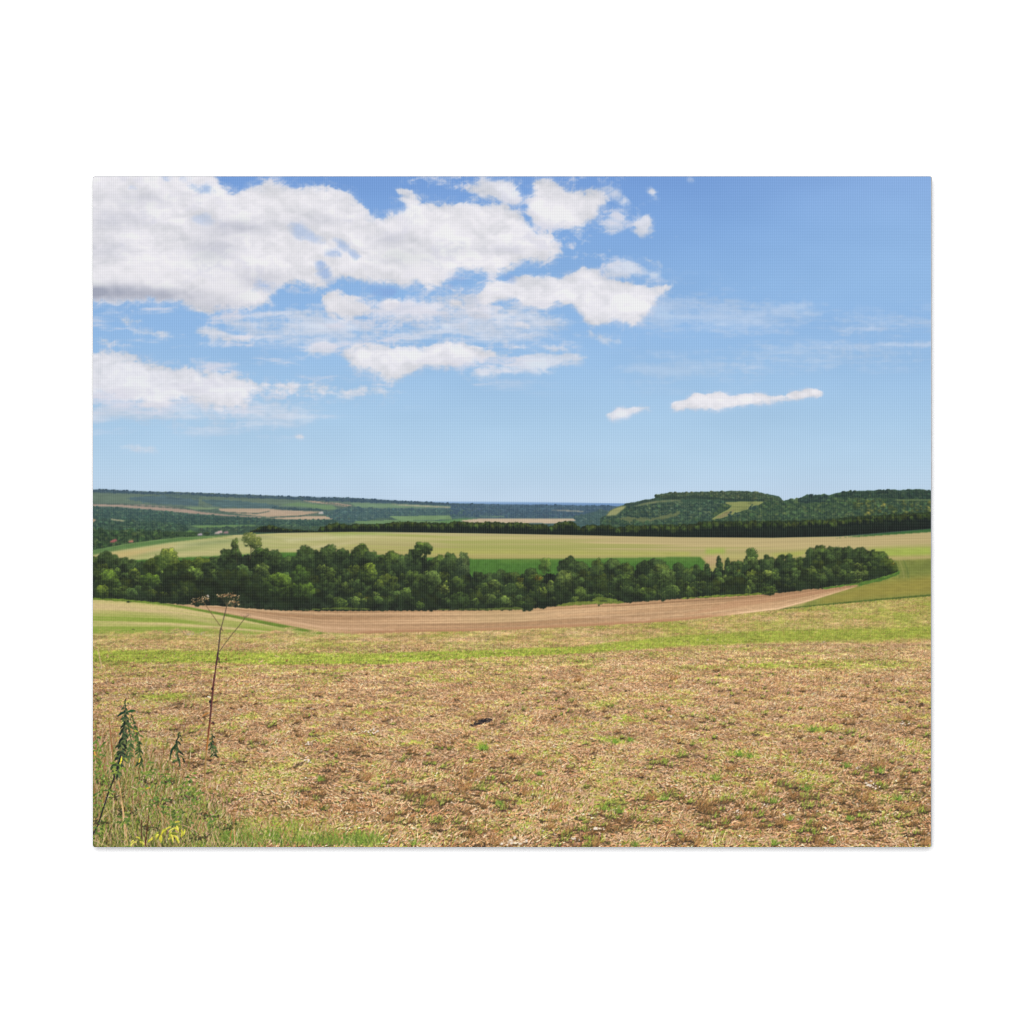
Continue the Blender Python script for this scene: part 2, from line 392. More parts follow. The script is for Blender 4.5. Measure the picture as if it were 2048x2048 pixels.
wood([(400, 1056), (520, 1052), (560, 1052), (660, 1052), (660, 1062), (560, 1062), (400, 1068)], 4, C(78, 104, 70), C(44, 62, 56), 1.2, None, 8)
patch([(222, 1037), (250, 1041), (248, 1043.5), (222, 1040)], C(168, 160, 120), .8, seed=25)
patch([(186, 1037), (193, 1040), (186, 1045)], C(180, 150, 115), .8, seed=26)
wood([(186, 1060), (290, 1062), (400, 1064), (420, 1070), (330, 1077), (260, 1088), (186, 1100)], 8, C(84, 110, 56), C(26, 42, 32), 1.3, None, 9)
for x, y, c in ((434, 1066, (186, 170, 160)), (440, 1064, (200, 170, 165)), (452, 1065, (150, 120, 120)), (400, 1069, (165, 150, 160)), (225, 1083, (165, 95, 88)), (229, 1081, (150, 84, 84)),
                (262, 1083, (176, 120, 100)), (545, 1060, (180, 165, 150)), (642, 1026, (190, 180, 170))):
    patch([(x - 4, y - 2), (x + 4, y - 3), (x + 5, y + 1.5), (x - 5, y + 2)], C(*c), .9, .1)

# wooded hills at the right
P_HILL = part('printed_wooded_hill', None, 'wooded hill with grassy clearings at the right')
HILL = [(186, 1400), (1195, 1400), (1200, 1036), (1212, 1031), (1219, 1022), (1230, 1016), (1243.6, 1012), (1250, 1008), (1280, 1002), (1310, 996), (1313, 992), (1322, 988), (1335, 986.5), (1360, 985),
        (1422, 983.5), (1482, 981.6), (1515, 984.5), (1536, 988), (1556.7, 992.8), (1563, 998), (1566, 1002), (1572, 1001), (1579, 999), (1594, 1000), (1600, 996), (1608, 993), (1614, 989), (1620, 990), (1625, 995),
        (1629, 989.5), (1640, 990), (1650, 989), (1658, 990.5), (1670, 986), (1691, 983.5), (1727, 981), (1790, 980), (1831, 978.5), (1863, 981)]
m = under(HILL, 2.2, 8, 4)
comp(C(56, 80, 66) * (1 + .3 * (noise(6, 5, 41, 3) - .5))[..., None], m, P_HILL)
DH, LH = C(32, 52, 54), C(92, 116, 82)
wood([(1250, 1009), (1310, 998), (1313, 1003), (1256, 1014)], 3, C(70, 92, 76), C(38, 56, 56), 1.2, None, 11)
wood([(1311, 993), (1325, 988), (1360, 986), (1480, 983), (1520, 987), (1560, 997), (1564, 1004), (1525, 1002), (1453, 1001), (1400, 997), (1330, 998)], 4.5, C(96, 112, 74), C(40, 56, 50), 1.5, None, 12)
patch([(1311, 1000), (1360, 996.5), (1400, 996.5), (1443, 999.5), (1453, 1002.5), (1525, 1002.5), (1560, 1003), (1520, 999), (1450, 997), (1400, 992), (1340, 993)], C(34, 52, 50), 1.3, .2, .5, seed=27, alpha=.75)
wood([(1256, 1016), (1290, 1010), (1330, 1006), (1443, 1002), (1460, 1012), (1436, 1030), (1420, 1040), (1393, 1046), (1300, 1050), (1200, 1050), (1205, 1036), (1240, 1030)], 5, LH, DH, 1.4, None, 13)
patch([(1243, 1012), (1254, 1012), (1244, 1021), (1232, 1031), (1212, 1032), (1219, 1022), (1230, 1016)], C(146, 148, 100), 1, .06, seed=28)
patch([(1266, 1012.5), (1290, 1006), (1312, 1002), (1360, 999.5), (1362, 1001.5), (1318, 1004.5), (1280, 1011)], C(140, 142, 100), 1, .06, seed=29)
patch([(1228, 1038), (1262, 1033), (1300, 1036), (1330, 1030), (1362, 1022), (1362, 1028), (1330, 1038), (1290, 1043), (1240, 1048)], C(108, 116, 78), 1.6, .14, .7, seed=30)
wood([(1255, 1030), (1290, 1024), (1330, 1026), (1320, 1034), (1300, 1032), (1270, 1034)], 4.5, LH, DH, 1.0, None, 14, fill=False)
wood([(1200, 1040), (1230, 1040), (1300, 1044), (1400, 1038), (1400, 1052), (1200, 1058)], 5.5, C(86, 112, 72), C(40, 62, 54), 1.2, None, 15, fill=False)
wood([(1443, 1010), (1530, 1004), (1566, 1004), (1600, 998), (1700, 986), (1862, 984), (1862, 1030), (1700, 1036), (1600, 1044), (1440, 1046), (1420, 1040)], 5.8, C(92, 116, 68), C(34, 54, 48), 1.6, None, 16)
wood([(1700, 1000), (1862, 1000), (1862, 1030), (1720, 1036)], 6.5, C(124, 128, 56), C(36, 54, 40), .55, None, 17, fill=False)
wood([(1690, 985), (1727, 983), (1862, 981), (1862, 996), (1740, 996), (1660, 993)], 5, C(62, 86, 62), C(26, 42, 44), 1.4, None, 18)
wood([(1594, 1001), (1604, 996), (1620, 992), (1632, 992), (1652, 992), (1660, 996), (1640, 1004), (1600, 1006)], 5, C(58, 82, 66), C(26, 42, 48), 1.3, None, 19)
patch([(1449, 1004), (1500, 1003), (1528, 1003.5), (1521, 1008.5), (1505, 1016), (1484, 1022.5), (1466, 1029), (1446, 1036), (1420, 1040), (1438, 1028), (1457, 1018.7), (1465, 1011), (1452, 1008)],
      C(134, 140, 84), 1.2, .08, .2, seed=31)
patch([(1430, 1036), (1450, 1025), (1470, 1018), (1462, 1028), (1444, 1036)], C(136, 124, 88), 1.4, .1, .5, seed=35, alpha=.7)
patch([(1790, 999), (1862, 999), (1862, 1001), (1800, 1001.5)], C(120, 136, 84), .8, .06, seed=36)
wood([(1500, 1010), (1516, 1010), (1512, 1020), (1500, 1020)], 4, LH, DH, 1.5, None, 20, fill=False)
wood([(1460, 1024), (1480, 1026), (1474, 1034), (1458, 1032)], 4, LH, DH, 1.5, None, 21, fill=False)

def merge(m, col, al, sx, seed):
    """woods read as one canopy: draw the dabs together towards a common mottled green"""
    n = noise(sx, sx * .6, seed, 3, .6)
    k = (np.abs(img - col).max(-1) < .28).astype(np.float32)
    comp(col * (.72 + .56 * n)[..., None], m * al * k, None)


hillm = under(HILL, 0)
merge(hillm, C(58, 78, 54), .2, 14, 141)
comp(np.broadcast_to(C(132, 156, 172), img.shape), hillm * .03, None)
farm = under(RIDGE, 0) * (1 - hillm)
merge(farm, C(70, 92, 80), .16, 12, 142)
comp(np.broadcast_to(C(128, 156, 184), img.shape), farm * np.broadcast_to(.16 - .14 * sstep(1010, 1070, ROW), (H, W)), None)
# dark hedge belt in front of the hill
P_BELT = part('printed_hedge', None, 'long dark hedge belt between the pale field and the far hills')
BT = [(186, 1300), (499, 1300), (500, 1062), (512, 1059), (520, 1053), (540, 1050), (560, 1055), (575, 1058), (600, 1060), (636, 1062), (640, 1052), (650, 1053), (657, 1047.5), (674, 1046), (690, 1048), (697, 1051), (705, 1048.7), (740, 1049), (780, 1046.5),
      (808, 1043.5), (860, 1045), (899, 1046.6), (912, 1041.5), (930, 1044), (960, 1045.6), (990, 1043), (1010, 1046), (1040, 1045), (1070, 1050), (1084, 1047), (1098, 1053), (1105, 1052), (1117, 1043.5), (1146, 1043), (1154, 1050), (1163, 1056), (1172, 1050),
      (1188, 1049), (1220, 1051), (1232, 1056), (1245, 1053), (1262, 1051), (1280, 1052), (1300, 1050), (1360, 1049), (1392, 1047), (1396, 1043), (1484, 1042), (1588, 1041), (1670, 1038), (1700, 1033), (1748, 1031), (1800, 1027), (1863, 1024)]
BB = [(186, 1063), (500, 1064.5), (560, 1065.5), (705, 1063.8), (829, 1065), (960, 1066.7), (1084, 1069), (1360, 1074.5), (1546, 1075.6), (1680, 1072), (1863, 1057)]
m = under(BT, 3, 9, 4) * (1 - under(BB))
tb = np.clip((ROW - cv(BT)) / (cv(BB) - cv(BT)), 0, 1)
comp(mixc(C(44, 60, 38), C(20, 28, 26), np.broadcast_to(tb ** .6, (H, W))) * (1 + .5 * (noise(3, 9, 42, 3) - .5))[..., None], m, P_BELT)
rg = np.random.default_rng(77)
rows = []
for x in np.arange(505, 1862, 4.6):
    x = x + rg.normal() * 2
    top = float(np.interp(x, *np.array(BT).T))
    bot = float(np.interp(x, *np.array(BB).T))
    if bot - top < 3:
        continue
    sz = min(9, (bot - top) * .5) * (.6 + .5 * rg.random())
    yy = top + sz * .75 + rg.random() * (bot - top) * .22
    tn = (.55 + .6 * rg.random()) * np.array([1 + .2 * (rg.random() - .4), 1, .9], np.float32)
    rows.append((x, yy, sz * .8, sz, tn))
rows.sort(key=lambda r: r[1])
dabs(None, rows, C(92, 112, 52), C(22, 32, 28), .9, P_BELT)

# ------------------------------------------------------------------ the pale field behind the trees
P_UP = part('printed_pale_field', None, 'pale stubble field behind the belt of trees')
UT = [(186, 1101), (253, 1088), (315, 1079.8), (367, 1074.6), (460, 1070.5), (560, 1066), (705, 1063.8), (829, 1065), (960, 1066.7), (1084, 1069), (1360, 1074.5), (1546, 1075.6), (1680, 1073), (1863, 1063)]
m = under(UT)
fx = np.broadcast_to(COL, (H, W))
dy = ROW - cv(UT)
v = dy / 48
colr = mixc(C(186, 178, 126), C(170, 160, 98), np.clip(v, 0, 1))
colr = mixc(colr, C(188, 168, 120), sstep(760, 1300, fx) * (1 - sstep(15, 36, dy)) * .85)
streak = noise(260, 2.2, 51, 3, .6, wy=-(cv([(186, -60), (560, -10), (900, 0), (1500, 4), (1863, -8)])) + 0 * fx)
colr = colr * (1 + .16 * (streak - .5))[..., None]
greenb = sstep(.5, .72, noise(420, 5, 52, 3, .6, wy=-cv([(186, -70), (500, -16), (900, 0), (1600, 3), (1863, -10)]) + 0 * fx))
colr = mixc(colr, C(150, 160, 78), greenb * .55)
left = 1 - sstep(420, 800, fx)
colr = mixc(colr, C(176, 180, 124), left * .6 * sstep(2, 10, dy))
comp(colr, m, P_UP)
gl = [(186, 1100), (253, 1087.5), (315, 1079.5), (367, 1074), (440, 1071), (470, 1071), (400, 1078), (340, 1085), (270, 1096), (220, 1104), (186, 1111)]
patch(gl, C(92, 124, 72), 1.2, .12, seed=61)
patch([(186, 1112), (240, 1102), (290, 1097), (360, 1088), (340, 1096), (270, 1114), (186, 1124)], C(196, 172, 116), 3, .06, seed=62, alpha=.8)
for q, c, al in (([(260, 1112), (320, 1098), (400, 1086), (520, 1076), (560, 1071), (400, 1088), (320, 1101)], (208, 196, 150), .8),
                 ([(240, 1118), (300, 1105), (380, 1096), (470, 1086), (380, 1099), (300, 1109)], (124, 140, 84), .7),
                 ([(345, 1092), (430, 1082), (560, 1071), (520, 1077), (400, 1090)], (112, 132, 86), .7),
                 ([(560, 1079), (700, 1070), (800, 1067), (700, 1075), (580, 1084)], (206, 198, 158), .6),
                 ([(560, 1101), (640, 1090), (760, 1076), (700, 1088), (600, 1103)], (204, 190, 148), .55),
                 ([(640, 1068), (760, 1065), (800, 1066), (680, 1072)], (142, 166, 84), .6),
                 ([(300, 1112), (440, 1100), (560, 1096), (440, 1106), (300, 1118)], (200, 184, 134), .55),
                 ([(840, 1100), (1100, 1102), (1380, 1104), (1380, 1111), (1100, 1108), (840, 1106)], (166, 172, 78), .6),
                 ([(1411, 1098), (1450, 1097), (1450, 1107), (1411, 1108)], (148, 176, 70), .65),
                 ([(1738, 1098), (1800, 1095), (1862, 1094), (1862, 1108), (1800, 1112), (1745, 1112)], (158, 176, 76), .8),
                 ([(1540, 1108), (1600, 1102), (1620, 1098), (1600, 1112), (1560, 1116)], (160, 168, 76), .6),
                 ([(1408, 1112), (1440, 1110), (1446, 1128), (1420, 1134), (1410, 1124)], (190, 160, 122), .7),
                 ([(1770, 1114), (1862, 1111), (1862, 1118), (1780, 1121)], (184, 166, 112), .8)):
    patch(q, C(*c), 1.8, .08, seed=63, alpha=al)
# green strip
P_GS = part('printed_green_strip', None, 'dark green strip of crop behind the trees')
patch([(225, 1121), (300, 1119), (360, 1115), (439, 1112), (500, 1108), (560, 1105), (684, 1106), (757, 1110), (860, 1115), (960, 1118), (1100, 1118), (1250, 1116), (1360, 1114), (1401, 1114), (1411, 1124), (1408, 1134),
       (1408, 1180), (225, 1180)], C(74, 113, 48), 1.1, .12, pid=P_GS, seed=64, sx=5, sy=5)
patch([(1000, 1119), (1360, 1115), (1400, 1115), (1390, 1122), (1000, 1125)], C(104, 136, 62), 2, .1, seed=65, alpha=.5)
patch([(1671, 1077), (1700, 1073), (1863, 1058), (1863, 1064), (1720, 1073.5), (1680, 1075)], C(58, 100, 52), .8, .12, seed=66)

# olive field at the right
P_OL = part('printed_olive_field', None, 'olive green field curving round the right end of the trees')
patch([(1500, 1225), (1599, 1215), (1650, 1178), (1700, 1150), (1780, 1122), (1863, 1118), (1863, 1230), (1500, 1250)], C(134, 138, 68), 1, .14, pid=P_OL, seed=67, sx=9, sy=4)
patch([(1640, 1196), (1740, 1166), (1863, 1150), (1863, 1186), (1740, 1198), (1640, 1208)], C(152, 138, 64), 5, .1, seed=68, alpha=.75)
patch([(1780, 1122), (1863, 1120), (1863, 1150), (1800, 1156)], C(108, 120, 58), 5, .12, seed=69, alpha=.6)
for k in range(3):
    cx = 1790 + k * 9
    q = [(cx - 2 + 10 * np.sin(t * 1.6), 1120 + 36 * t) for t in np.linspace(0, 1, 9)]
    for (ax, ay), (bx, by) in zip(q[:-1], q[1:]):
        patch([(ax, ay), (ax + 1.6, ay), (bx + 1.6, by), (bx, by)], C(84, 104, 52) if k % 2 == 0 else C(160, 156, 96), .7, .05, alpha=.8)
OB = [(1863, 1190), (1727, 1201.5), (1616, 1212.5)]
patch([(1560, 1217.5), (1616, 1211.5), (1727, 1200.5), (1863, 1188.5), (1863, 1192.5), (1727, 1204), (1616, 1214.5), (1560, 1220)], C(74, 94, 40), .9, .15, seed=70)
patch([(1700, 1174), (1742, 1160), (1780, 1150), (1800, 1138), (1800, 1148), (1770, 1160), (1720, 1172)], C(76, 112, 48), 1.6, .15, .5, seed=71)

# ploughed field
P_PL = part('printed_ploughed_field', None, 'reddish brown ploughed field below the trees')
PT = [(318, 1206.5), (439, 1212), (560, 1220), (705, 1221), (960, 1220), (1043, 1219), (1105, 1213), (1188, 1207), (1250, 1205), (1360, 1197), (1505, 1190), (1567, 1185), (1650, 1177), (1716, 1170.5)]
PT = [(x, y - (5 if 330 < x < 1700 else 0)) for x, y in PT]
PBt = [(1716, 1172), (1629, 1199), (1556, 1219), (1443, 1233), (1360, 1242), (1167, 1254), (960, 1263), (788, 1266), (705, 1269), (643, 1266), (560, 1250), (450, 1229), (367, 1214)]
patch(PT + PBt, C(190, 146, 110), .9, .02, pid=P_PL, seed=72)
b = box_of(318, 1165, 1720, 1272)
mk = polymask(PT + PBt, b)
top = np.interp(COL[0], *np.array(PT).T)
bot = np.interp(COL[0], *np.array(sorted(PBt)).T)
vv = ((ROW - top[None]) / np.maximum(bot - top, 4)[None])[b[0]:b[1], b[2]:b[3]]
xx = np.broadcast_to(COL, (H, W))[b[0]:b[1], b[2]:b[3]]


def row1(vv, f, seed, xs=500.):
    rg = np.random.default_rng(seed)
    T = rg.random((512, 64))
    a = vv * f
    xi = (xx - 186) / xs + a * .07
    i, j = np.floor(a).astype(int) % 512, np.floor(xi).astype(int) % 63
    fa, fj = a - np.floor(a), xi - np.floor(xi)
    fa, fj = fa * fa * (3 - 2 * fa), fj * fj * (3 - 2 * fj)
    q = T[i, j] * (1 - fj) + T[i, j + 1] * fj
    q2 = T[(i + 1) % 512, j] * (1 - fj) + T[(i + 1) % 512, j + 1] * fj
    return q * (1 - fa) + q2 * fa


s1 = row1(vv, 7, 81) - .5
s2 = row1(vv, 18, 82, 300) - .5
s3 = row1(vv + .004 * (xx - 1000) / 100, 30, 83, 200) - .5
shade_ = 1 + .22 * s1 + .2 * s2 + .16 * s3 + .14 * (noise(5, 2, 84, 2, box=b) - .5)
c1 = mixc(C(176, 136, 98), C(212, 178, 138), np.clip(.45 + s1 * 1.3 + s2 * .6, 0, 1)) * shade_[..., None]
lf = 1 - sstep(600, 1000, xx)
c1 = mixc(c1, C(224, 188, 150), lf * .35 * sstep(.3, .6, vv))
c1 = mixc(c1, C(160, 112, 78), np.clip(sstep(.8, .97, vv + .05 * s2), 0, 1) * .75 * sstep(620, 760, xx) * (1 - sstep(1400, 1500, xx)))
c1 = mixc(c1, C(172, 150, 104), sstep(.4, .2, np.abs(vv - .35)) * .4 * np.exp(-((xx - 1000) / 90) ** 2))
comp(np.clip(c1, 0, 1), blur(mk, .9), None, b)
for q in ([(560, 1238), (650, 1256), (790, 1260)], [(1629, 1199), (1560, 1216), (1480, 1226)], [(1170, 1234), (1250, 1236), (1300, 1238), (1290, 1242), (1250, 1240)],
          [(380, 1212), (470, 1225), (560, 1243)]):
    for (ax, ay), (bx, by) in zip(q[:-1], q[1:]):
        patch([(ax, ay - .8), (bx, by - .8), (bx, by + .8), (ax, ay + .8)], C(232, 192, 156), 1, .05, alpha=.6)
for k in range(9):
    ax, ay = 1700 - k * 4, 1174 + k * 1.0
    bx, by = 1480 - k * 14, 1198 + k * 4.0
    patch([(ax, ay - .4), (bx, by - 1), (bx, by + 1), (ax, ay + .4)], C(222, 178, 140) if k % 2 else C(160, 112, 78), 1, .05, alpha=.5)

# striped field at the left
P_ST = part('printed_striped_field', None, 'light green field with pale drill lines at the left')
ST = [(186, 1198), (243, 1200), (332, 1208), (367, 1213.5), (450, 1228.5), (560, 1249.5), (643, 1265.5), (700, 1268)]
patch(ST + [(700, 1300), (186, 1300)], C(158, 166, 86), 1, .05, pid=P_ST, seed=91)
b = box_of(186, 1195, 705, 1300)
stf = np.interp(COL[0], *np.array(ST).T)
dd = (ROW - stf[None])[b[0]:b[1], b[2]:b[3]]
xx = np.broadcast_to(COL, (H, W))[b[0]:b[1], b[2]:b[3]]
depth = np.maximum(1272 - stf, 6)[None, b[2]:b[3]]
vv = dd / (20 + 52 * (1 - sstep(186, 660, xx)))
a1 = row1(vv, 9, 92, 400)
a2 = row1(vv, 26, 93, 260)
t = np.clip(.52 + (a1 - .5) * 1.5 + (a2 - .5) * .8, 0, 1)
c2 = mixc(C(140, 158, 66), C(204, 186, 128), t)
c2 = mixc(c2, C(200, 176, 132), np.exp(-((dd - 14 - (xx - 186) * .03) / 6) ** 2) * .5 * (1 - sstep(400, 560, xx)))
c2 = c2 * (1 + .12 * (noise(3, 2, 94, 2, box=b) - .5))[..., None]
comp(c2, (dd > 1.2).astype(np.float32) * (dd < 100), None, b)
patch([(186, 1196.5), (243, 1199), (332, 1207), (367, 1212), (450, 1227), (560, 1248), (643, 1264.5), (660, 1267.5), (643, 1269.5), (560, 1255), (450, 1232), (367, 1216), (332, 1210), (243, 1202), (186, 1199.5)], C(104, 130, 48), .8, .15, seed=95)

# ------------------------------------------------------------------ the belt of trees
LEAFT = norm(noise(5, 4.4, 33, 3, .75))


LEAFF = norm(noise(2.6, 2.3, 34, 2, .8))


def tree(cx, cy, rx, ry, lit, dark, seed, pid=None, lumps=26, sparse=0., low=.25, amp=1.):
    """one crown: many lobes, lit from the upper right, ragged edge; cy is the crown's centre"""
    rg = np.random.default_rng(seed)
    b = box_of(cx - rx * 1.3, cy - ry * 1.3, cx + rx * 1.3, cy + ry * 1.3, 2)
    if b[1] - b[0] < 3 or b[3] - b[2] < 3:
        return
    X, Y = COL[:, b[2]:b[3]], ROW[b[0]:b[1]]
    n = LEAFT[b[0]:b[1], b[2]:b[3]] * .5 + LEAFF[b[0]:b[1], b[2]:b[3]] * .5
    lit = lit * np.array([1.5, 1.42, 1.3], np.float32)
    h = np.full((b[1] - b[0], b[3] - b[2]), -9., np.float32)
    sh = np.zeros_like(h)
    for i in range(int(lumps * 1.9)):
        a, r = rg.random() * 6.283, rg.random() ** .55
        u0, v0 = np.cos(a) * r * .78, np.sin(a) * r * .8
        z0 = np.sqrt(max(0, 1 - r * r)) * .9
        lr = .13 + .19 * rg.random()
        u = ((X - cx) / rx - u0) / lr
        v = ((Y - cy) / ry - v0) / lr
        q = 1 - u * u - v * v - (n - .5) * (2.2 + 1. * sparse)
        z = z0 + lr * np.sqrt(np.clip(q, 0, 1))
        hit = (q > 0) & (z > h)
        s = .34 * u - .55 * v + .12 + (n - .5) * 1.9 * amp
        g = .26 * u0 - .5 * v0
        s = .55 * s + .6 * g + .3 + (rg.random() - .5) * .3
        h = np.where(hit, z, h)
        sh = np.where(hit, s, sh)
    m = (h > -5).astype(np.float32)
    if sparse:
        m *= (n > sparse * .55)
    vv = (Y - (cy - ry)) / (2 * ry)
    sh = np.clip(sh * (1 - .75 * low * np.clip(vv, 0, 1)), 0, 1)
    comp(mixc(dark, lit, sh ** 1.35), np.clip(blur(m, .7) * 1.3, 0, 1) if b[1] - b[0] > 6 else m, pid, b)


P_TB = part('printed_tree_belt', None, 'belt of dark broadleaf trees across the middle of the print')
TT = [(186, 1112), (212, 1106), (253, 1118), (290, 1124), (333, 1112), (380, 1116), (439, 1113), (454, 1106), (500, 1100), (545, 1104), (580, 1112), (612, 1100), (659, 1098), (690, 1106), (721, 1098), (752, 1112), (779, 1112), (850, 1112), (900, 1114),
      (926, 1120), (945, 1146), (1000, 1146), (1040, 1150), (1088, 1140), (1112, 1140), (1140, 1124), (1196, 1128), (1225, 1126), (1260, 1134), (1291, 1128), (1320, 1134), (1360, 1132), (1414, 1134), (1454, 1130), (1503, 1110), (1532, 1118),
      (1569, 1114), (1600, 1118), (1640, 1100), (1695, 1100), (1735, 1108), (1757, 1108), (1776, 1122), (1790, 1134), (1793, 1150), (1800, 1400), (1863, 1400)]
TBm = [(186, 1196.5), (243, 1199), (332, 1207), (440, 1212), (560, 1221), (705, 1222), (960, 1220.5), (1043, 1219), (1105, 1213), (1188, 1207), (1250, 1205), (1360, 1197), (1505, 1190), (1567, 1185), (1650, 1175), (1725, 1164), (1770, 1153), (1790, 1144), (1863, 1140)]
f_t = lambda x: float(np.interp(x, *np.array(TT).T))
f_b = lambda x: float(np.interp(x, *np.array(TBm).T))
TT = [(x, y + 9) for x, y in TT]
m = under(TT, 5, 21, 3) * (1 - under(TBm, 2, 22, 4))
darkness = C(30, 38, 30) * (1 + 1.1 * (noise(4, 5, 101, 3) - .5))[..., None]
comp(darkness, m, P_TB)
GR = [C(98, 124, 54), C(86, 112, 58), C(110, 132, 62), C(78, 104, 54), C(104, 122, 46)]
DK = C(30, 41, 30)
back = [  # x, top, rx, total height, tint
    (196, 1108, 16, 50, 0), (216, 1103, 19, 50, 3), (253, 1115, 22, 46, 1), (290, 1122, 18, 36, 3), (312, 1116, 20, 44, 4), (334, 1097, 19, 50, 5), (352, 1120, 14, 44, 4), (378, 1117, 19, 36, 4), (404, 1114, 20, 38, 4), (430, 1113, 18, 46, 1),
    (456, 1100, 16, 50, 3), (524, 1096, 19, 54, 0), (549, 1100, 17, 60, 3), (582, 1112, 16, 50, 1), (612, 1094, 23, 70, 3), (659, 1092, 23, 76, 1), (686, 1098, 14, 46, 3), (722, 1091, 20, 62, 0), (742, 1102, 14, 46, 3), (780, 1104, 22, 64, 0),
    (803, 1112, 16, 50, 1), (828, 1099, 14, 60, 3), (876, 1112, 19, 60, 0), (900, 1107, 16, 62, 1), (957, 1143, 13, 50, 3), (978, 1146, 14, 40, 1), (999, 1139, 13, 40, 3), (1026, 1144, 17, 40, 0), (1061, 1136, 14, 40, 3),
    (1140, 1115, 19, 52, 3), (1160, 1124, 15, 44, 1), (1196, 1119, 14, 60, 0), (1225, 1117, 15, 56, 1), (1250, 1126, 14, 50, 0), (1290, 1120, 14, 46, 3), (1312, 1117, 17, 46, 3), (1322, 1128, 22, 60, 2), (1357, 1124, 9, 40, 3),
    (1379, 1135, 13, 40, 0), (1394, 1131, 9, 40, 3), (1474, 1122, 14, 40, 3), (1534, 1111, 15, 56, 1), (1569, 1106, 15, 52, 3), (1600, 1113, 16, 54, 0), (1624, 1097, 15, 60, 3), (1641, 1090, 16, 60, 0), (1662, 1094, 15, 60, 3),
    (1680, 1095, 14, 58, 1), (1697, 1093, 13, 56, 3), (1718, 1094, 16, 58, 3), (1736, 1103, 12, 50, 1), (1757, 1100, 19, 54, 0), (1775, 1115, 13, 40, 4), (1784, 1125, 9, 28, 4)]
nt = 0
for (x, top, rx, hh, t) in back:
    lit = C(122, 136, 62) if t == 5 else GR[t] * (.8 if x > 560 else .82)
    dk = C(56, 74, 34) if t == 5 else (C(44, 58, 30) if t == 4 else DK)
    pid = part('printed_tree', P_TB)
    tree(x, top + hh * .45, rx * 1.34, hh * .46, lit, dk, 300 + int(x), pid, 40, low=.5)
    nt += 1


def bare(pts, w, col, pid=None):
    for (ax, ay), (bx, by) in zip(pts[:-1], pts[1:]):
        d = np.hypot(bx - ax, by - ay)
        nx, ny = (by - ay) / d * w / 2, -(bx - ax) / d * w / 2
        a = [(ax + nx, ay + ny), (bx + nx, by + ny), (bx - nx, by - ny), (ax - nx, ay - ny)]
        arr = np.array(a)
        b = box_of(arr[:, 0].min(), arr[:, 1].min(), arr[:, 0].max(), arr[:, 1].max(), 3)
        # signed distance to the segment, so thin stems stay crisp
        X, Y = COL[:, b[2]:b[3]], ROW[b[0]:b[1]]
        t = np.clip(((X - ax) * (bx - ax) + (Y - ay) * (by - ay)) / (d * d), 0, 1)
        dist = np.hypot(X - (ax + t * (bx - ax)), Y - (ay + t * (by - ay)))
        comp(np.broadcast_to(col, dist.shape + (3,)), np.clip(w / 2 + .5 - dist, 0, 1) * min(1, w + .1), pid, b)


# the trees that stand out
pid = part('printed_tree', P_TB, 'thin leafy tree rising above the left of the belt')
tree(470, 1094, 9, 20, C(92, 112, 56), C(40, 52, 32), 601, pid, 26, sparse=.55)
tree(472, 1108, 11, 13, C(70, 92, 44), DK, 602, pid, 24)
bare([(474, 1125), (470, 1084)], 1.4, C(58, 56, 40), pid)
pid = part('printed_tree', P_TB, 'pale open crowned tree standing tallest at the left')
for q in ([(500, 1118), (502, 1096), (492, 1078)], [(502, 1100), (510, 1078)], [(501, 1105), (516, 1088)], [(501, 1096), (502, 1072)]):
    bare(q, 1.6, C(104, 100, 70), pid)
tree(502, 1078, 20, 17, C(116, 124, 68), C(66, 80, 44), 603, pid, 34, sparse=.7)
tree(513, 1090, 11, 12, C(104, 114, 60), C(60, 74, 40), 604, pid, 18, sparse=.6)
tree(524, 1108, 17, 14, C(84, 112, 50), DK, 605, pid, 24)
pid = part('printed_tree', P_TB, 'forked open crowned tree rising above the belt, left of the centre')
for q in ([(849, 1122), (850, 1106), (838, 1096)], [(850, 1108), (858, 1096)]):
    bare(q, 2, C(48, 52, 36), pid)
tree(843, 1096, 14, 13, C(92, 114, 52), C(42, 58, 32), 606, pid, 22, sparse=.35)
tree(855, 1098, 11, 13, C(88, 108, 54), C(44, 60, 34), 607, pid, 20, sparse=.45)
tree(834, 1107, 12, 11, C(70, 94, 44), DK, 608, pid, 22)
tree(850, 1120, 7, 12, C(66, 86, 44), DK, 615, pid, 16)
pid = part('printed_tree', P_TB, 'tall column shaped tree beside the green strip')
tree(927, 1136, 13.5, 33, C(88, 106, 64), C(36, 48, 36), 609, pid, 50, low=.3)
pid = part('printed_tree', P_TB, 'pale wispy tree in front of the green strip')
tree(1090, 1131, 14, 17, C(102, 128, 58), C(58, 84, 38), 610, pid, 24, sparse=.6)
bare([(1089, 1148), (1092, 1122)], 1.3, C(70, 80, 44), pid)
for x, top, rx, hh in ((1414, 1127, 7, 30), (1438, 1116, 8, 66), (1454.5, 1121, 8, 60)):
    pid = part('printed_tree', P_TB, 'narrow pointed dark tree' if hh > 40 else None)
    for k in range(7):
        t = k / 6
        tree(x, top + 4 + t * hh * .75, 2.5 + rx * (.35 + .75 * t ** .6), hh * .16, C(60, 84, 44), DK, 620 + int(x) + k, pid, 14)
pid = part('printed_tree', P_TB, 'tall tree with a spiky top, right of the pointed trees')
tree(1503, 1112, 14, 15, C(96, 122, 60), C(40, 58, 34), 611, pid, 26, sparse=.35)
tree(1502, 1136, 19, 24, C(98, 122, 62), C(32, 46, 32), 612, pid, 50)
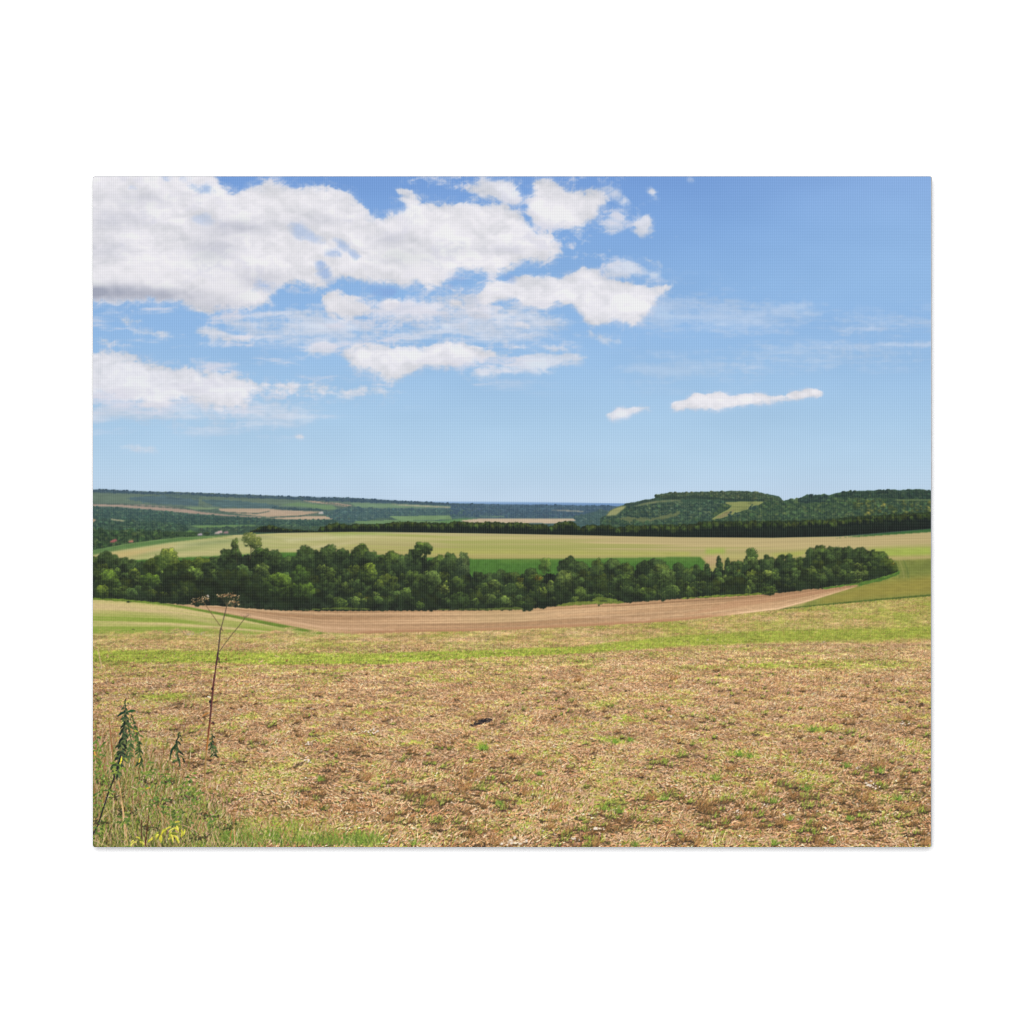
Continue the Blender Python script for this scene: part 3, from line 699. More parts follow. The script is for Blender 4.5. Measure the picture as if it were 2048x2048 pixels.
for k in range(9):
    a = -1.57 + (k - 4) * .28
    bare([(1503, 1112), (1503 + np.cos(a) * 14, 1110 + np.sin(a) * 15)], 1., C(70, 92, 48), pid)

# the rows in front
rg = np.random.default_rng(5)
rows = []
for fr, rr_, bright in ((.34, 16, .86), (.5, 17, .9), (.66, 16, .8), (.8, 13, .72)):
    x = 190 + rg.random() * 16
    while x < 1778:
        t0, b0 = f_t(x), f_b(x)
        rx = rr_ * (.55 + 1.05 * rg.random() ** 1.6) * min(1, (b0 - t0) / 80)
        y = t0 + (b0 - t0) * (fr + (rg.random() - .5) * .1)
        br = bright * (.5 + .85 * rg.random())
        if 400 < x < 640 and fr > .45:
            br *= .42 if fr > .6 else .7
        if x < 300:
            br *= 1.1
        if 330 < x < 520 and fr > .45:
            br *= .6
        if 820 < x < 880 and fr > .5 or 1060 < x < 1130 and fr > .6 or 1640 < x < 1700 and fr > .7 or 1420 < x < 1500 and fr > .6 or 1730 < x < 1790 and fr > .4:
            br *= .55
        k = int(rg.integers(0, 5))
        rows.append((y, x, rx, rx * (.8 + .35 * rg.random()), GR[k] * br, fr))
        x += rx * (1.25 + .7 * rg.random())
rows.sort(key=lambda r: r[0])
for i, (y, x, rx, ry, lit, fr) in enumerate(rows):
    pid = None
    if fr < .6 and nt < 86 and rx > 10:
        pid = part('printed_tree', P_TB)
        nt += 1
    tree(x, y, rx, ry, lit, DK * .9, 900 + i, pid if pid is not None else P_TB, 26, low=.7)
for x, y, rx, ry, c in ((560, 1172, 34, 26, (98, 128, 46)), (605, 1180, 26, 24, (92, 124, 42)), (735, 1146, 22, 22, (118, 142, 52)), (600, 1150, 26, 20, (74, 104, 40)), (300, 1160, 24, 14, (92, 122, 40)), (215, 1160, 26, 22, (98, 128, 44)), (204, 1184, 16, 16, (112, 134, 44)),
                        (240, 1184, 18, 10, (88, 110, 50)), (860, 1162, 22, 26, (104, 128, 66)), (885, 1182, 16, 14, (120, 136, 66)), (920, 1200, 22, 18, (72, 98, 46)), (1128, 1168, 22, 28, (96, 112, 56)), (1160, 1190, 15, 18, (104, 130, 56)),
                        (1150, 1200, 10, 9, (116, 140, 62)), (1196, 1194, 10, 7, (92, 118, 48)), (1330, 1160, 24, 24, (96, 122, 62)), (1345, 1180, 16, 14, (100, 124, 58)), (1375, 1184, 14, 14, (96, 120, 52)), (1530, 1150, 18, 10, (132, 150, 70)), (1500, 1172, 12, 12, (92, 114, 54)),
                        (1496, 1180, 7, 10, (122, 142, 66)), (1433, 1180, 9, 9, (104, 126, 54)), (1536, 1180, 20, 10, (104, 134, 54)), (1712, 1150, 16, 12, (126, 148, 76)), (1714, 1134, 12, 8, (126, 146, 70)), (1715, 1163, 12, 6, (110, 136, 62)),
                        (1620, 1146, 16, 10, (92, 108, 48)), (1660, 1122, 14, 14, (60, 80, 44)), (1250, 1158, 16, 12, (92, 118, 50)), (1010, 1205, 16, 14, (112, 136, 66)), (1290, 1186, 26, 12, (88, 110, 46)), (1070, 1160, 18, 12, (104, 124, 50)),
                        (680, 1205, 18, 12, (104, 128, 54)), (712, 1204, 10, 12, (112, 138, 66)), (728, 1202, 7, 6, (118, 140, 66)), (755, 1200, 12, 9, (92, 118, 54)), (840, 1210, 10, 8, (88, 114, 46)), (1040, 1206, 9, 6, (88, 114, 46))):
    tree(x, y, rx, ry, C(*c), C(34, 46, 28), 1500 + int(x), P_TB, 26, low=.45)
for x, y, c, r in ((732, 1196, (150, 142, 40), 4), (1078, 1157, (146, 110, 40), 9), (1040, 1160, (128, 134, 52), 9), (1478, 1142, (104, 130, 50), 5), (1786, 1128, (150, 150, 50), 5)):
    tree(x, y, r, r * .6, C(*c), C(70, 70, 30), 1700 + x, P_TB, 10)
tm = (ids[1090 - OY:1230 - OY] >= P_TB) & (img[1090 - OY:1230 - OY].max(-1) < .62)
bb = (1090 - OY, 1230 - OY, 0, W)
nn = norm(noise(15, 11, 151, 4, .65, box=bb))
comp(C(56, 74, 40) * (.1 + 1.6 * nn)[..., None], blur(tm.astype(np.float32), .8) * .22, None, bb)
comp(np.broadcast_to(C(22, 28, 22), tm.shape + (3,)), blur(tm.astype(np.float32), .8) * np.clip(.58 - nn, 0, .5) * .7, None, bb)
# grassy margin at the foot of the belt
for q, c in (([(580, 1220), (690, 1214), (760, 1219), (960, 1220), (1050, 1219), (1040, 1214), (960, 1217), (850, 1219), (700, 1219)], (78, 92, 42)),
             ([(1105, 1213), (1140, 1204), (1188, 1202), (1240, 1202), (1255, 1206), (1188, 1208)], (112, 124, 54)),
             ([(1180, 1201), (1196, 1193), (1230, 1198), (1248, 1204)], (96, 112, 48)),
             ([(1360, 1196), (1440, 1190), (1500, 1187), (1560, 1184), (1500, 1191), (1360, 1198)], (108, 124, 48)),
             ([(1640, 1176), (1720, 1165), (1760, 1155), (1790, 1146), (1800, 1142), (1790, 1150), (1740, 1165), (1650, 1178)], (86, 118, 48)),
             ([(186, 1196), (243, 1198), (332, 1206), (332, 1208), (186, 1199)], (104, 126, 46))):
    patch(q, C(*c), 1, .25, .9, seed=120, sx=6, sy=3)

# ------------------------------------------------------------------ near stubble field, drawn at twice the scale
Y0 = 1185
S2 = 2
sub = np.repeat(np.repeat(img[Y0 - OY:], S2, 0), S2, 1).astype(np.float32)
sid = np.repeat(np.repeat(ids[Y0 - OY:], S2, 0), S2, 1)
SH, SW = sub.shape[:2]
P_NF = part('printed_stubble_field', None, 'straw littered stubble field with bright green bands filling the foreground')
NTp = [(186, 1270), (240, 1266), (300, 1270), (380, 1265), (450, 1268), (560, 1267), (643, 1267), (705, 1268), (788, 1265), (960, 1262), (1167, 1253), (1360, 1241.5), (1443, 1232.5), (1556, 1219.5), (1616, 1213.5), (1727, 1203), (1863, 1192)]
f_n = lambda x: np.interp(x, *np.array(NTp).T)
g_tab = [(186, 1312), (430, 1314), (560, 1317), (760, 1317), (960, 1308), (1160, 1300), (1360, 1281), (1560, 1272), (1760, 1268), (1863, 1263)]
g_wid = [(186, 13), (560, 12), (960, 8), (1160, 7), (1360, 11), (1760, 13), (1863, 13)]
GN = norm(noise(90, 9, 131, 4, .55))
GN2 = norm(noise(26, 7, 132, 3, .6))
GN3 = norm(noise(60, 16, 133, 3, .6))


def samp(a, x, y):
    return a[np.clip((y - OY).astype(int), 0, H - 1), np.clip((x - OX).astype(int), 0, W - 1)]


def bump(x, y, cx, cy, rx, ry):
    return np.exp(-(((x - cx) / rx) ** 2 + ((y - cy) / ry) ** 2))


YH = 1120.
PW = np.maximum(ROW - YH, 60)
PU, PV = (COL - 1000) / PW + 0 * ROW, 1900 / PW + 0 * COL
PN1 = norm(noise(.16, .26, 161, 4, .6, uv=(PU, PV)))
PN2 = norm(noise(.05, .07, 162, 3, .6, uv=(PU + 9, PV)))
PN3 = norm(noise(.45, .5, 163, 3, .55, uv=(PU + 30, PV)))


def greenness(x, y):
    gb = np.interp(x, *np.array(g_tab).T)
    gw = np.interp(x, *np.array(g_wid).T)
    nz = (samp(GN, x, y) - .5) * 1.0 + (samp(GN2, x, y) - .5) * .7
    nz = nz * .55 + ((samp(PN1, x, y) - .5) * .9 + (samp(PN2, x, y) - .5) * .5) * sstep(1300, 1450, y)
    band = sstep(1.55, .6, np.abs((y - gb) / gw) + nz * .45)
    up = (y < gb) * (.46 + .14 * sstep(1100, 1500, x)) + (y >= gb) * (np.clip(.5 - (y - gb) / 150, .15, 1) + .13 * sstep(1490, 1580, y) * sstep(700, 1000, x))
    g = np.maximum(band * 1.05, np.clip(up + nz * 1.1, 0, 1) * .9)
    for cx, cy, rx, ry, s in ((330, 1394, 60, 10, .9), (420, 1400, 60, 8, .6), (580, 1402, 50, 6, .7), (1540, 1330, 90, 9, .8), (1700, 1328, 160, 14, .7), (1400, 1335, 90, 7, .6), (1650, 1460, 50, 7, .7), (1480, 1508, 40, 9, .85),
                              (1230, 1480, 40, 8, .9), (965, 1495, 14, 8, 1.1), (1210, 1408, 28, 7, .8), (1000, 1360, 60, 8, .45), (1620, 1570, 70, 12, .7), (1500, 1590, 40, 14, .7), (1220, 1612, 40, 12, 1.), (1000, 1600, 50, 12, .5),
                              (560, 1660, 130, 26, 1.), (640, 1680, 70, 18, .9), (740, 1678, 50, 16, .8), (830, 1600, 40, 14, .4), (900, 1680, 60, 14, .5), (1760, 1600, 60, 14, .5), (1840, 1490, 30, 16, .4), (1330, 1592, 60, 12, .6), (1680, 1630, 60, 10, .5)):
        g = np.maximum(g, s * bump(x, y, cx, cy, rx * 1.15, ry * 1.15) * (1 + nz * .8))
    return np.clip(g, 0, 1.1)


SX = (np.arange(SW) / S2 + OX).astype(np.float32)[None, :]
SY = (np.arange(SH) / S2 + Y0).astype(np.float32)[:, None]
XX, YY = np.broadcast_to(SX, (SH, SW)), np.broadcast_to(SY, (SH, SW))
ragged = np.where(XX < 720, 1., .18) * np.clip((740 - XX) / 120, .18, 1)
mask = (YY > f_n(SX[0])[None] + (rg.random(SW)[None] - .5) * 2.6 + ragged * (samp(GN2, XX, YY) * 26 - 15 + (rg.random((SH, SW)) - .5) * 14))
gg = greenness(XX, YY)
warm = samp(GN3, XX, YY)
far = sstep(1440, 1250, YY)
basec = mixc(C(164, 128, 90), C(202, 168, 128), np.clip(warm * 1.1, 0, 1) * .75 + far * .3)
basec = mixc(basec, C(138, 152, 52), np.clip(gg, 0, 1) * .85)
gr = rg.random((SH, SW), dtype=np.float32)
basec = basec * (1.05 - .07 * sstep(1330, 1600, YY) + (samp(PN1, XX, YY) - .5) * .34 + (samp(PN2, XX, YY) - .5) * .3 + (gr - .5) * .26 + (samp(LEAFT, XX, YY) - .5) * .35)[..., None]
sub[mask] = basec[mask]
sid[mask] = P_NF
del basec, gr
LIM = f_n(SX[0])


def strokes(x, y, L, ang, w, col, curve=0., pid=None, taper=.6, clip=True, al=1.):
    if len(x) == 0:
        return
    x, y, L, ang, w = (np.broadcast_to(np.asarray(a, np.float32), x.shape) for a in (x, y, L, ang, w))
    curve = np.broadcast_to(np.asarray(curve, np.float32), x.shape)
    col = np.broadcast_to(col, x.shape + (3,))
    al = np.broadcast_to(np.asarray(al, np.float32), x.shape)
    n = int(max(2, np.ceil(L.max() * S2)))
    px, py = x.copy(), y.copy()
    for k in range(n):
        t = k / n
        step = L / n
        a = ang + curve * t
        px = px + np.cos(a) * step
        py = py - np.sin(a) * step
        ww = w * (1 - taper * t) * S2
        for j in range(int(np.ceil(w.max() * S2 * .5)) * 2 + 1):
            o = (j + 1) // 2 * (1 if j % 2 else -1)
            ok = np.abs(o) <= ww / 2
            if j > 0 and not ok.any():
                continue
            ix = ((px - OX) * S2 - np.sin(a) * o).astype(np.int32)
            iy = ((py - Y0) * S2 - np.cos(a) * o).astype(np.int32)
            ok = ok & (ix >= 0) & (ix < SW) & (iy >= 0) & (iy < SH)
            ixx, iyy = ix[ok], iy[ok]
            a_ = al[ok][:, None]
            sub[iyy, ixx] = sub[iyy, ixx] * (1 - a_) + col[ok] * a_
            if pid is not None:
                sid[iyy, ixx] = pid


BN = norm(noise(3., 2.4, 35, 2, .8))


def blobs(x, y, rx, ry, col, pid=None, al=1., rough=.5):
    for i in range(len(x)):
        x0, x1 = int((x[i] - rx[i] - 2 - OX) * S2), int((x[i] + rx[i] + 2 - OX) * S2)
        y0, y1 = int((y[i] - ry[i] - 2 - Y0) * S2), int((y[i] + ry[i] + 2 - Y0) * S2)
        x0, x1, y0, y1 = max(x0, 0), min(x1, SW), max(y0, 0), min(y1, SH)
        if x1 <= x0 or y1 <= y0:
            continue
        d = ((SX[:, x0:x1] - x[i]) / rx[i]) ** 2 + ((SY[y0:y1] - y[i]) / ry[i]) ** 2
        nn = samp(BN, np.broadcast_to(SX[:, x0:x1], d.shape), np.broadcast_to(SY[y0:y1], d.shape))
        m = np.clip((1 - d - (nn - .5) * 3.2 * rough) * 1.4, 0, 1) * al
        v = sub[y0:y1, x0:x1]
        v += (col[i] * (.8 + .4 * nn[..., None]) - v) * m[..., None]
        if pid is not None:
            sid[y0:y1, x0:x1][m > .5] = pid


def field_rows(ya, yb, n):
    """random spots in a row of the field, kept below its far edge"""
    x = rg.uniform(OX - 10, OX + W + 10, n).astype(np.float32)
    y = rg.uniform(ya, yb, n).astype(np.float32)
    ok = y > f_n(x) + 1.2 + np.where(x < 700, rg.normal(0, 5, n), 0)
    return x[ok], y[ok]


straw = np.array([(214, 178, 140), (198, 160, 122), (224, 194, 156), (176, 134, 94), (150, 108, 70), (206, 172, 128), (232, 208, 176), (186, 142, 108)], np.float32) / 255
brown = np.array([(150, 110, 64), (130, 94, 52), (160, 118, 70), (176, 132, 80)], np.float32) / 255
green = np.array([(162, 178, 70), (140, 158, 56), (180, 194, 88), (114, 138, 46), (150, 164, 58), (184, 188, 96)], np.float32) / 255
dark = np.array([(98, 76, 52), (114, 88, 60), (78, 60, 44), (88, 78, 46)], np.float32) / 255
soil = np.array([(196, 166, 142), (186, 154, 130), (206, 184, 164), (168, 136, 112)], np.float32) / 255
y = 1192.
while y < 1700:
    p = np.clip((y - 1230) / 460, 0, 1)
    Ls = 2.2 + 23 * p ** 1.3          # straw length in this row
    dyr = 3 + 7 * p
    area = W * dyr
    # dark gaps and clods
    x, yy = field_rows(y, y + dyr, int(area / (8 + 70 * p)))
    g = greenness(x, yy)
    wv = Ls * rg.uniform(.15, .5, len(x))
    strokes(x, yy, wv * 1.2, rg.normal(0, .35, len(x)), np.clip(wv * .35, .5, 3.5), dark[rg.integers(0, 4, len(x))] * (1 + .25 * g[:, None] * C(0, 255, -60)), al=.3 + .36 * p, taper=.3)
    # pale soil crumbs and flints
    x, yy = field_rows(y, y + dyr, int(area / (26 + 120 * p)))
    keep = greenness(x, yy) < .45
    x, yy = x[keep], yy[keep]
    strokes(x, yy, Ls * rg.uniform(.12, .3, len(x)), rg.normal(0, .5, len(x)), .7 + 1.6 * p, soil[rg.integers(0, 4, len(x))], al=.85, taper=.2)
    # straw
    n = int(area / (2.6 + 15 * p))
    x, yy = field_rows(y, y + dyr, n)
    g = greenness(x, yy)
    pn = samp(PN1, x, yy) * .5 + samp(PN2, x, yy) * .5
    keep = rg.random(len(x)) > np.clip(g * 1.0 + (.58 - pn) * 1.1 * min(1, p * 2.5), 0, .9)
    x, yy, g, pn = x[keep], yy[keep], g[keep], pn[keep]
    L = Ls * rg.uniform(.25, 1., len(x)) * np.where(rg.random(len(x)) < .06, 1.6, 1)
    ang = np.where(rg.random(len(x)) < .7, rg.normal(0.12, .4, len(x)) + (samp(PN3, x, yy) - .5) * 1.6, rg.uniform(0, 3.14, len(x)))
    w = .5 + .75 * p * rg.uniform(.5, 1.5, len(x))
    if p > .12:
        strokes(x - .7 - p, yy + .8 + p, L, ang, w, dark[rg.integers(0, 4, len(x))], al=.5, taper=.3)
    wr = samp(GN3, x, yy)
    cs = np.where((rg.random(len(x)) < .55 + (wr - .5))[:, None], straw[rg.integers(0, 8, len(x))], straw[rg.choice([0, 1, 3, 4, 7], len(x))])
    cs = cs * np.array([1.04, 1.0, .98], np.float32) * (1.03 + .2 * rg.random((len(x), 1)) + .42 * (pn[:, None] - .5) * min(1, p * 3)).astype(np.float32)
    strokes(x, yy, L, ang, w, np.clip(cs * .97, 0, 1), rg.normal(0, .3, len(x)), al=.9)
    # brown stubble stalks leaning right
    x, yy = field_rows(y, y + dyr, int(area / (22 + 75 * p)))
    keep = (samp(GN2, x, yy) > .55) | (rg.random(len(x)) < .12)
    x, yy = x[keep], yy[keep]
    strokes(x, yy, Ls * rg.uniform(.4, 1.0, len(x)), rg.normal(1.15, .35, len(x)), .5 + .7 * p, brown[rg.integers(0, 4, len(x))], rg.normal(0, .3, len(x)), al=.75)
    # green blades
    x, yy = field_rows(y, y + dyr, int(area / (1.9 + 8 * p)))
    g = greenness(x, yy)
    keep = rg.random(len(x)) < np.clip(g * g * 1.1, 0.015, 1)
    x, yy, g = x[keep], yy[keep], g[keep]
    k = rg.integers(0, 6, len(x))
    gc = green[k] * (.82 + .3 * rg.random((len(x), 1))).astype(np.float32)
    gc = gc + np.where((rg.random(len(x)) < .2)[:, None], C(30, 16, 10), 0)
    strokes(x, yy, (1.6 + 9 * p) * rg.uniform(.4, 1.1, len(x)), rg.normal(1.57, .42, len(x)), .5 + .55 * p, np.clip(gc, 0, 1), rg.normal(0, .5, len(x)), al=.8)
    y += dyr * .8

# stubble tufts and clods scattered by the same pattern
xs_ = rg.uniform(188, 1862, 2600)
ys2 = 1290 + 404 * rg.random(2600) ** .75
kk = samp(PN1, xs_, ys2) + .3 * (rg.random(2600) - .5)
order = np.argsort(ys2)
for i in order:
    x, yy = xs_[i], ys2[i]
    p = (yy - 1230) / 460
    if yy < f_n(x) + 14:
        continue
    n = 5 + int(12 * p)
    s_ = (3 + 20 * p) * rg.uniform(.4, 1.1)
    xx_ = (x + rg.normal(0, s_ * .35, n)).astype(np.float32)
    yb = (yy + rg.normal(0, s_ * .1, n)).astype(np.float32)
    if kk[i] < .36 + .05 * (yy > 1540):
        strokes(xx_ - s_ * .2, yb + 1, s_ * rg.uniform(.3, .8, n), rg.normal(.2, .4, n), .7 + 1.6 * p, dark[rg.integers(0, 4, n)] * .85, al=.45, taper=.3)
        cset = green if samp(GN2, np.array([x]), np.array([yy]))[0] > .5 else brown
        strokes(xx_, yb, s_ * rg.uniform(.4, .9, n), rg.normal(1.3, .4, n), .5 + .6 * p, cset[rg.integers(0, len(cset), n)] * rg.uniform(.75, 1.1, (n, 1)).astype(np.float32), al=.8)
    elif kk[i] > .62:
        n2 = n // 2 + 2
        strokes(xx_[:n2], yb[:n2], s_ * rg.uniform(.4, 1.2, n2), rg.uniform(0, 3.14) + rg.normal(0, .25, n2), .45 + .6 * p, np.clip(straw[rg.choice([0, 1, 5, 7, 2], n2)] * rg.uniform(.85, 1.08, (n2, 1)), 0, 1).astype(np.float32), al=.9, taper=.3)

# larger pieces: clods, stones, tufts
n = 150
x = rg.uniform(190, 1860, n)
y_ = 1330 + 360 * rg.random(n) ** .8
p = (y_ - 1230) / 460
order = np.argsort(y_)
x, y_, p = x[order], y_[order], p[order]
blobs(x, y_, (2 + 8 * p) * rg.uniform(.3, 1.2, n), (1 + 2.6 * p) * rg.uniform(.4, 1., n), dark[rg.integers(0, 4, n)] * .9, al=.5, rough=1.)
n = 420
x = rg.uniform(190, 1860, n)
y_ = 1300 + 390 * rg.random(n)
p = (y_ - 1230) / 460
sz = (.7 + 2.2 * p) * rg.uniform(.3, 1.1, n)
blobs(x - sz * .4, y_ + sz * .5, sz * 1.3, sz * .8, dark[rg.integers(0, 4, n)], al=.6)
blobs(x, y_, sz, sz * .62, np.array([(226, 204, 178)], np.float32).repeat(n, 0) / 255 * rg.uniform(.85, 1.04, (n, 1)).astype(np.float32), al=.85)
for cx, cy, s in ((745, 1464, 9), (727, 1461, 6), (705, 1458, 5), (617, 1486, 7), (612, 1520, 9), (1016, 1500, 5), (1160, 1398, 4), (1195, 1657, 11), (1030, 1682, 16), (1150, 1678, 6), (1806, 1446, 8), (1530, 1610, 8),
                  (1746, 1569, 12), (1714, 1536, 5), (1576, 1630, 8), (1474, 1623, 8), (1598, 1541, 6), (1647, 1283, 4), (1414, 1279, 3), (1340, 1432, 5), (625, 1416, 4), (480, 1418, 4)):
    k = 12
    xs, ys_ = cx + rg.normal(0, s * .7, k), cy + rg.normal(0, s * .3, k)
    blobs(xs, ys_ + s * .2, np.full(k, s * .3), np.full(k, s * .2), dark[rg.integers(0, 4, k)], al=.55, rough=.9)
    blobs(xs, ys_, s * rg.uniform(.12, .36, k), s * rg.uniform(.1, .24, k), np.array([(226, 206, 182)], np.float32).repeat(k, 0) / 255, al=.9, rough=.7)


def tuft(cx, cy, s, cols, n=40, lean=1.57, spread=.5, w=1., shadow=True, pid=None):
    if shadow:
        blobs(np.array([cx - s * .25]), np.array([cy + s * .05]), np.array([s * .55]), np.array([s * .2]), C(62, 50, 30)[None], al=.5, rough=1.)
    x = (cx + rg.normal(0, s * .3, n)).astype(np.float32)
    y = (cy + rg.normal(0, s * .1, n)).astype(np.float32)
    strokes(x, y, s * rg.uniform(.4, 1.05, n), rg.normal(lean, spread, n), w, cols[rg.integers(0, len(cols), n)] * (.8 + .35 * rg.random((n, 1))).astype(np.float32), rg.normal(0, .5, n), al=.9, pid=pid)


bg = np.concatenate([brown, straw[3:5], brown])
gg_ = np.array([(126, 150, 56), (102, 132, 48), (146, 162, 70), (90, 110, 44)], np.float32) / 255
for cx, cy, s in ((945, 1555, 26), (925, 1580, 30), (1050, 1590, 22), (1110, 1620, 26), (1300, 1600, 18), (940, 1670, 28), (985, 1690, 30), (1190, 1690, 20), (1100, 1655, 20), (1520, 1590, 24), (1490, 1636, 24), (1730, 1600, 26), (1815, 1620, 26), (1570, 1650, 24),
                  (1760, 1535, 24), (1640, 1690, 22), (730, 1560, 20), (700, 1620, 20), (612, 1610, 22), (1815, 1440, 14), (1345, 1360, 12), (1155, 1362, 12), (1460, 1540, 18), (1700, 1490, 16), (1850, 1690, 24), (1395, 1690, 22), (860, 1610, 18), (780, 1640, 18)):
    tuft(cx, cy, s, bg, 46, 1.1, .45, .9)
for cx, cy, s in ((965, 1500, 12), (970, 1498, 10), (1230, 1486, 10), (1260, 1482, 9), (1625, 1462, 12), (1480, 1512, 12), (1500, 1515, 10), (1695, 1535, 14), (1760, 1545, 16), (1610, 1580, 16), (1550, 1605, 15), (1580, 1640, 12), (1210, 1620, 16), (1240, 1625, 14), (640, 1562, 12),
                  (1000, 1610, 12), (830, 1690, 16), (1800, 1600, 14), (1330, 1600, 14), (1700, 1640, 12), (1080, 1550, 10), (1430, 1560, 12), (1550, 1690, 14), (740, 1680, 20), (720, 1690, 20), (1270, 1692, 16)):
    tuft(cx, cy, s, gg_, 40, 1.57, .55, .9)
# fine dark clod in the middle and smaller dark marks
P_CL = part('printed_clod', None, 'dark clod lying on the stubble at the centre')
blobs(np.array([946., 954, 962, 970, 978]), np.array([1450., 1447, 1443, 1441, 1440.]), np.array([7., 9, 10, 9, 6]), np.array([2.2, 4, 5, 5, 4.5]), np.array([(66, 56, 50), (50, 43, 42), (64, 54, 50), (46, 40, 40), (78, 66, 58)], np.float32) / 255, pid=P_CL, rough=.5, al=.92)
for x, y_, a, b in ((678, 1449, 6, 3), (1091, 1334, 2, 2.4), (266, 1259, 3, 1.6), (1494, 1292, 4, 2.4), (1841, 1408, 9, 4), (196, 1446, 5, 3), (655, 1541, 12, 5), (640, 1505, 5, 4), (690, 1586, 10, 5), (720, 1584, 8, 4), (600, 1528, 8, 5), (1038, 1588, 9, 5), (1086, 1643, 9, 5), (1595, 1578, 9, 5),
                    (1510, 1468, 10, 5), (1760, 1553, 18, 6), (925, 1655, 14, 6), (960, 1690, 20, 6), (885, 1662, 10, 5), (1820, 1670, 14, 6), (1545, 1618, 8, 4)):
    blobs(np.array([x], float), np.array([y_], float), np.array([a], float), np.array([b], float) * .8, C(66, 52, 38)[None], al=.6, rough=1.)
# bleached twig on the far side of the field at the left
for q in (((346, 1262), (360, 1258), (372, 1272)), ((371, 1256), (372, 1264), (375, 1270)), ((343, 1264), (356, 1266))):
    for (ax, ay), (bx, by) in zip(q[:-1], q[1:]):
        strokes(np.array([ax], np.float32), np.array([ay], np.float32), np.hypot(bx - ax, by - ay), -np.arctan2(by - ay, bx - ax), .8, C(96, 88, 72), taper=0.)
blobs(np.array([378., 384, 403]), np.array([1268., 1268, 1266]), np.array([5., 5, 5]), np.array([2.4, 2, 3]), np.array([(190, 170, 150)] * 3, np.float32) / 255, al=.7, rough=1.)

# ------------------------------------------------------------------ weeds in the lower left corner
P_WD = part('printed_weeds', None, 'tangle of green and straw coloured weeds in the lower left corner')
wc = np.array([(126, 142, 56), (100, 118, 48), (156, 162, 74), (72, 88, 38), (134, 128, 56), (176, 160, 90), (112, 128, 50), (98, 88, 42), (58, 54, 32)], np.float32) / 255
edge_x = lambda y: np.interp(y, [1440, 1500, 1540, 1580, 1620, 1660, 1700], [205, 280, 330, 390, 440, 480, 510])
for k in range(30):
    yb = 1500 + k * 6.9
    n = 330
    x = (186 - 6 + (edge_x(yb) - 180) * rg.random(n) ** .9).astype(np.float32)
    y_ = (yb + rg.uniform(0, 10, n)).astype(np.float32)
    dk = rg.random(n) < .3
    strokes(x, y_, rg.uniform(3, 10, n), rg.uniform(0, 3.14, n), rg.uniform(1, 4, n), np.array([(58, 62, 34)], np.float32) / 255, al=.42, pid=P_WD)
    strokes(x, y_, rg.uniform(6, 22, n), rg.normal(1.5, .55, n), rg.uniform(.7, 1.8, n), wc[rg.integers(0, 9, n)] * rg.uniform(.75, 1.25, (n, 1)).astype(np.float32), rg.normal(0, .6, n), al=.85, pid=P_WD)
    n = 120
    x = (186 - 6 + (edge_x(yb) - 180) * rg.random(n)).astype(np.float32)
    y_ = (yb + rg.uniform(0, 10, n)).astype(np.float32)
    strokes(x, y_, rg.uniform(2, 7, n), rg.uniform(0, 3.14, n), rg.uniform(2, 3.6, n), wc[rg.integers(0, 5, n)] * rg.uniform(.8, 1.3, (n, 1)).astype(np.float32), rg.normal(0, 1, n), al=.85, pid=P_WD, taper=.9)
    x2 = (186 - 6 + (edge_x(yb) - 180) * rg.random(150)).astype(np.float32)
    y2 = (yb + rg.uniform(0, 10, 150)).astype(np.float32)
    strokes(x2, y2, rg.uniform(5, 15, 150), rg.uniform(.3, 2.8, 150), rg.uniform(1.4, 3.4, 150), wc[rg.choice([0, 1, 2, 3, 6], 150)] * rg.uniform(.7, 1.2, (150, 1)).astype(np.float32), rg.normal(0, .9, 150), al=.85, pid=P_WD, taper=.8)
    strokes(x, y_ + 5, rg.uniform(15, 44, n), rg.normal(1.62, .3, n), rg.uniform(.6, 1.2, n), straw[rg.integers(0, 8, n)] * .98, rg.normal(0, .25, n), al=np.where(rg.random(n) < .8, .8, .0), pid=None)
for cx in range(440, 760, 7):
    tuft(cx + rg.normal(), 1692 - abs(rg.normal()) * 22 * (1 - (cx - 440) / 420), 26, gg_ * .98, 26, 1.57, .35, 1., shadow=False)
    if rg.random() < .5:
        tuft(cx + rg.normal(), 1694 - abs(rg.normal()) * 26, 28, np.concatenate([straw[:4], brown]), 12, 1.6, .35, .9, shadow=False)
# tall grasses and leafy stems up the left edge
n = 300
x = (186 + 150 * rg.random(n) ** 1.6).astype(np.float32)
y_ = (1530 + rg.uniform(-40, 90, n)).astype(np.float32)
strokes(x, y_, rg.uniform(30, 95, n) * (1 - (x - 186) / 260), rg.normal(1.55, .16, n), rg.uniform(.6, 1.4, n), np.concatenate([straw[:5], brown[:3], wc[:3]])[rg.integers(0, 11, n)] * rg.uniform(.8, 1.05, (n, 1)).astype(np.float32), rg.normal(0, .25, n), al=.8, taper=.7, pid=P_WD)
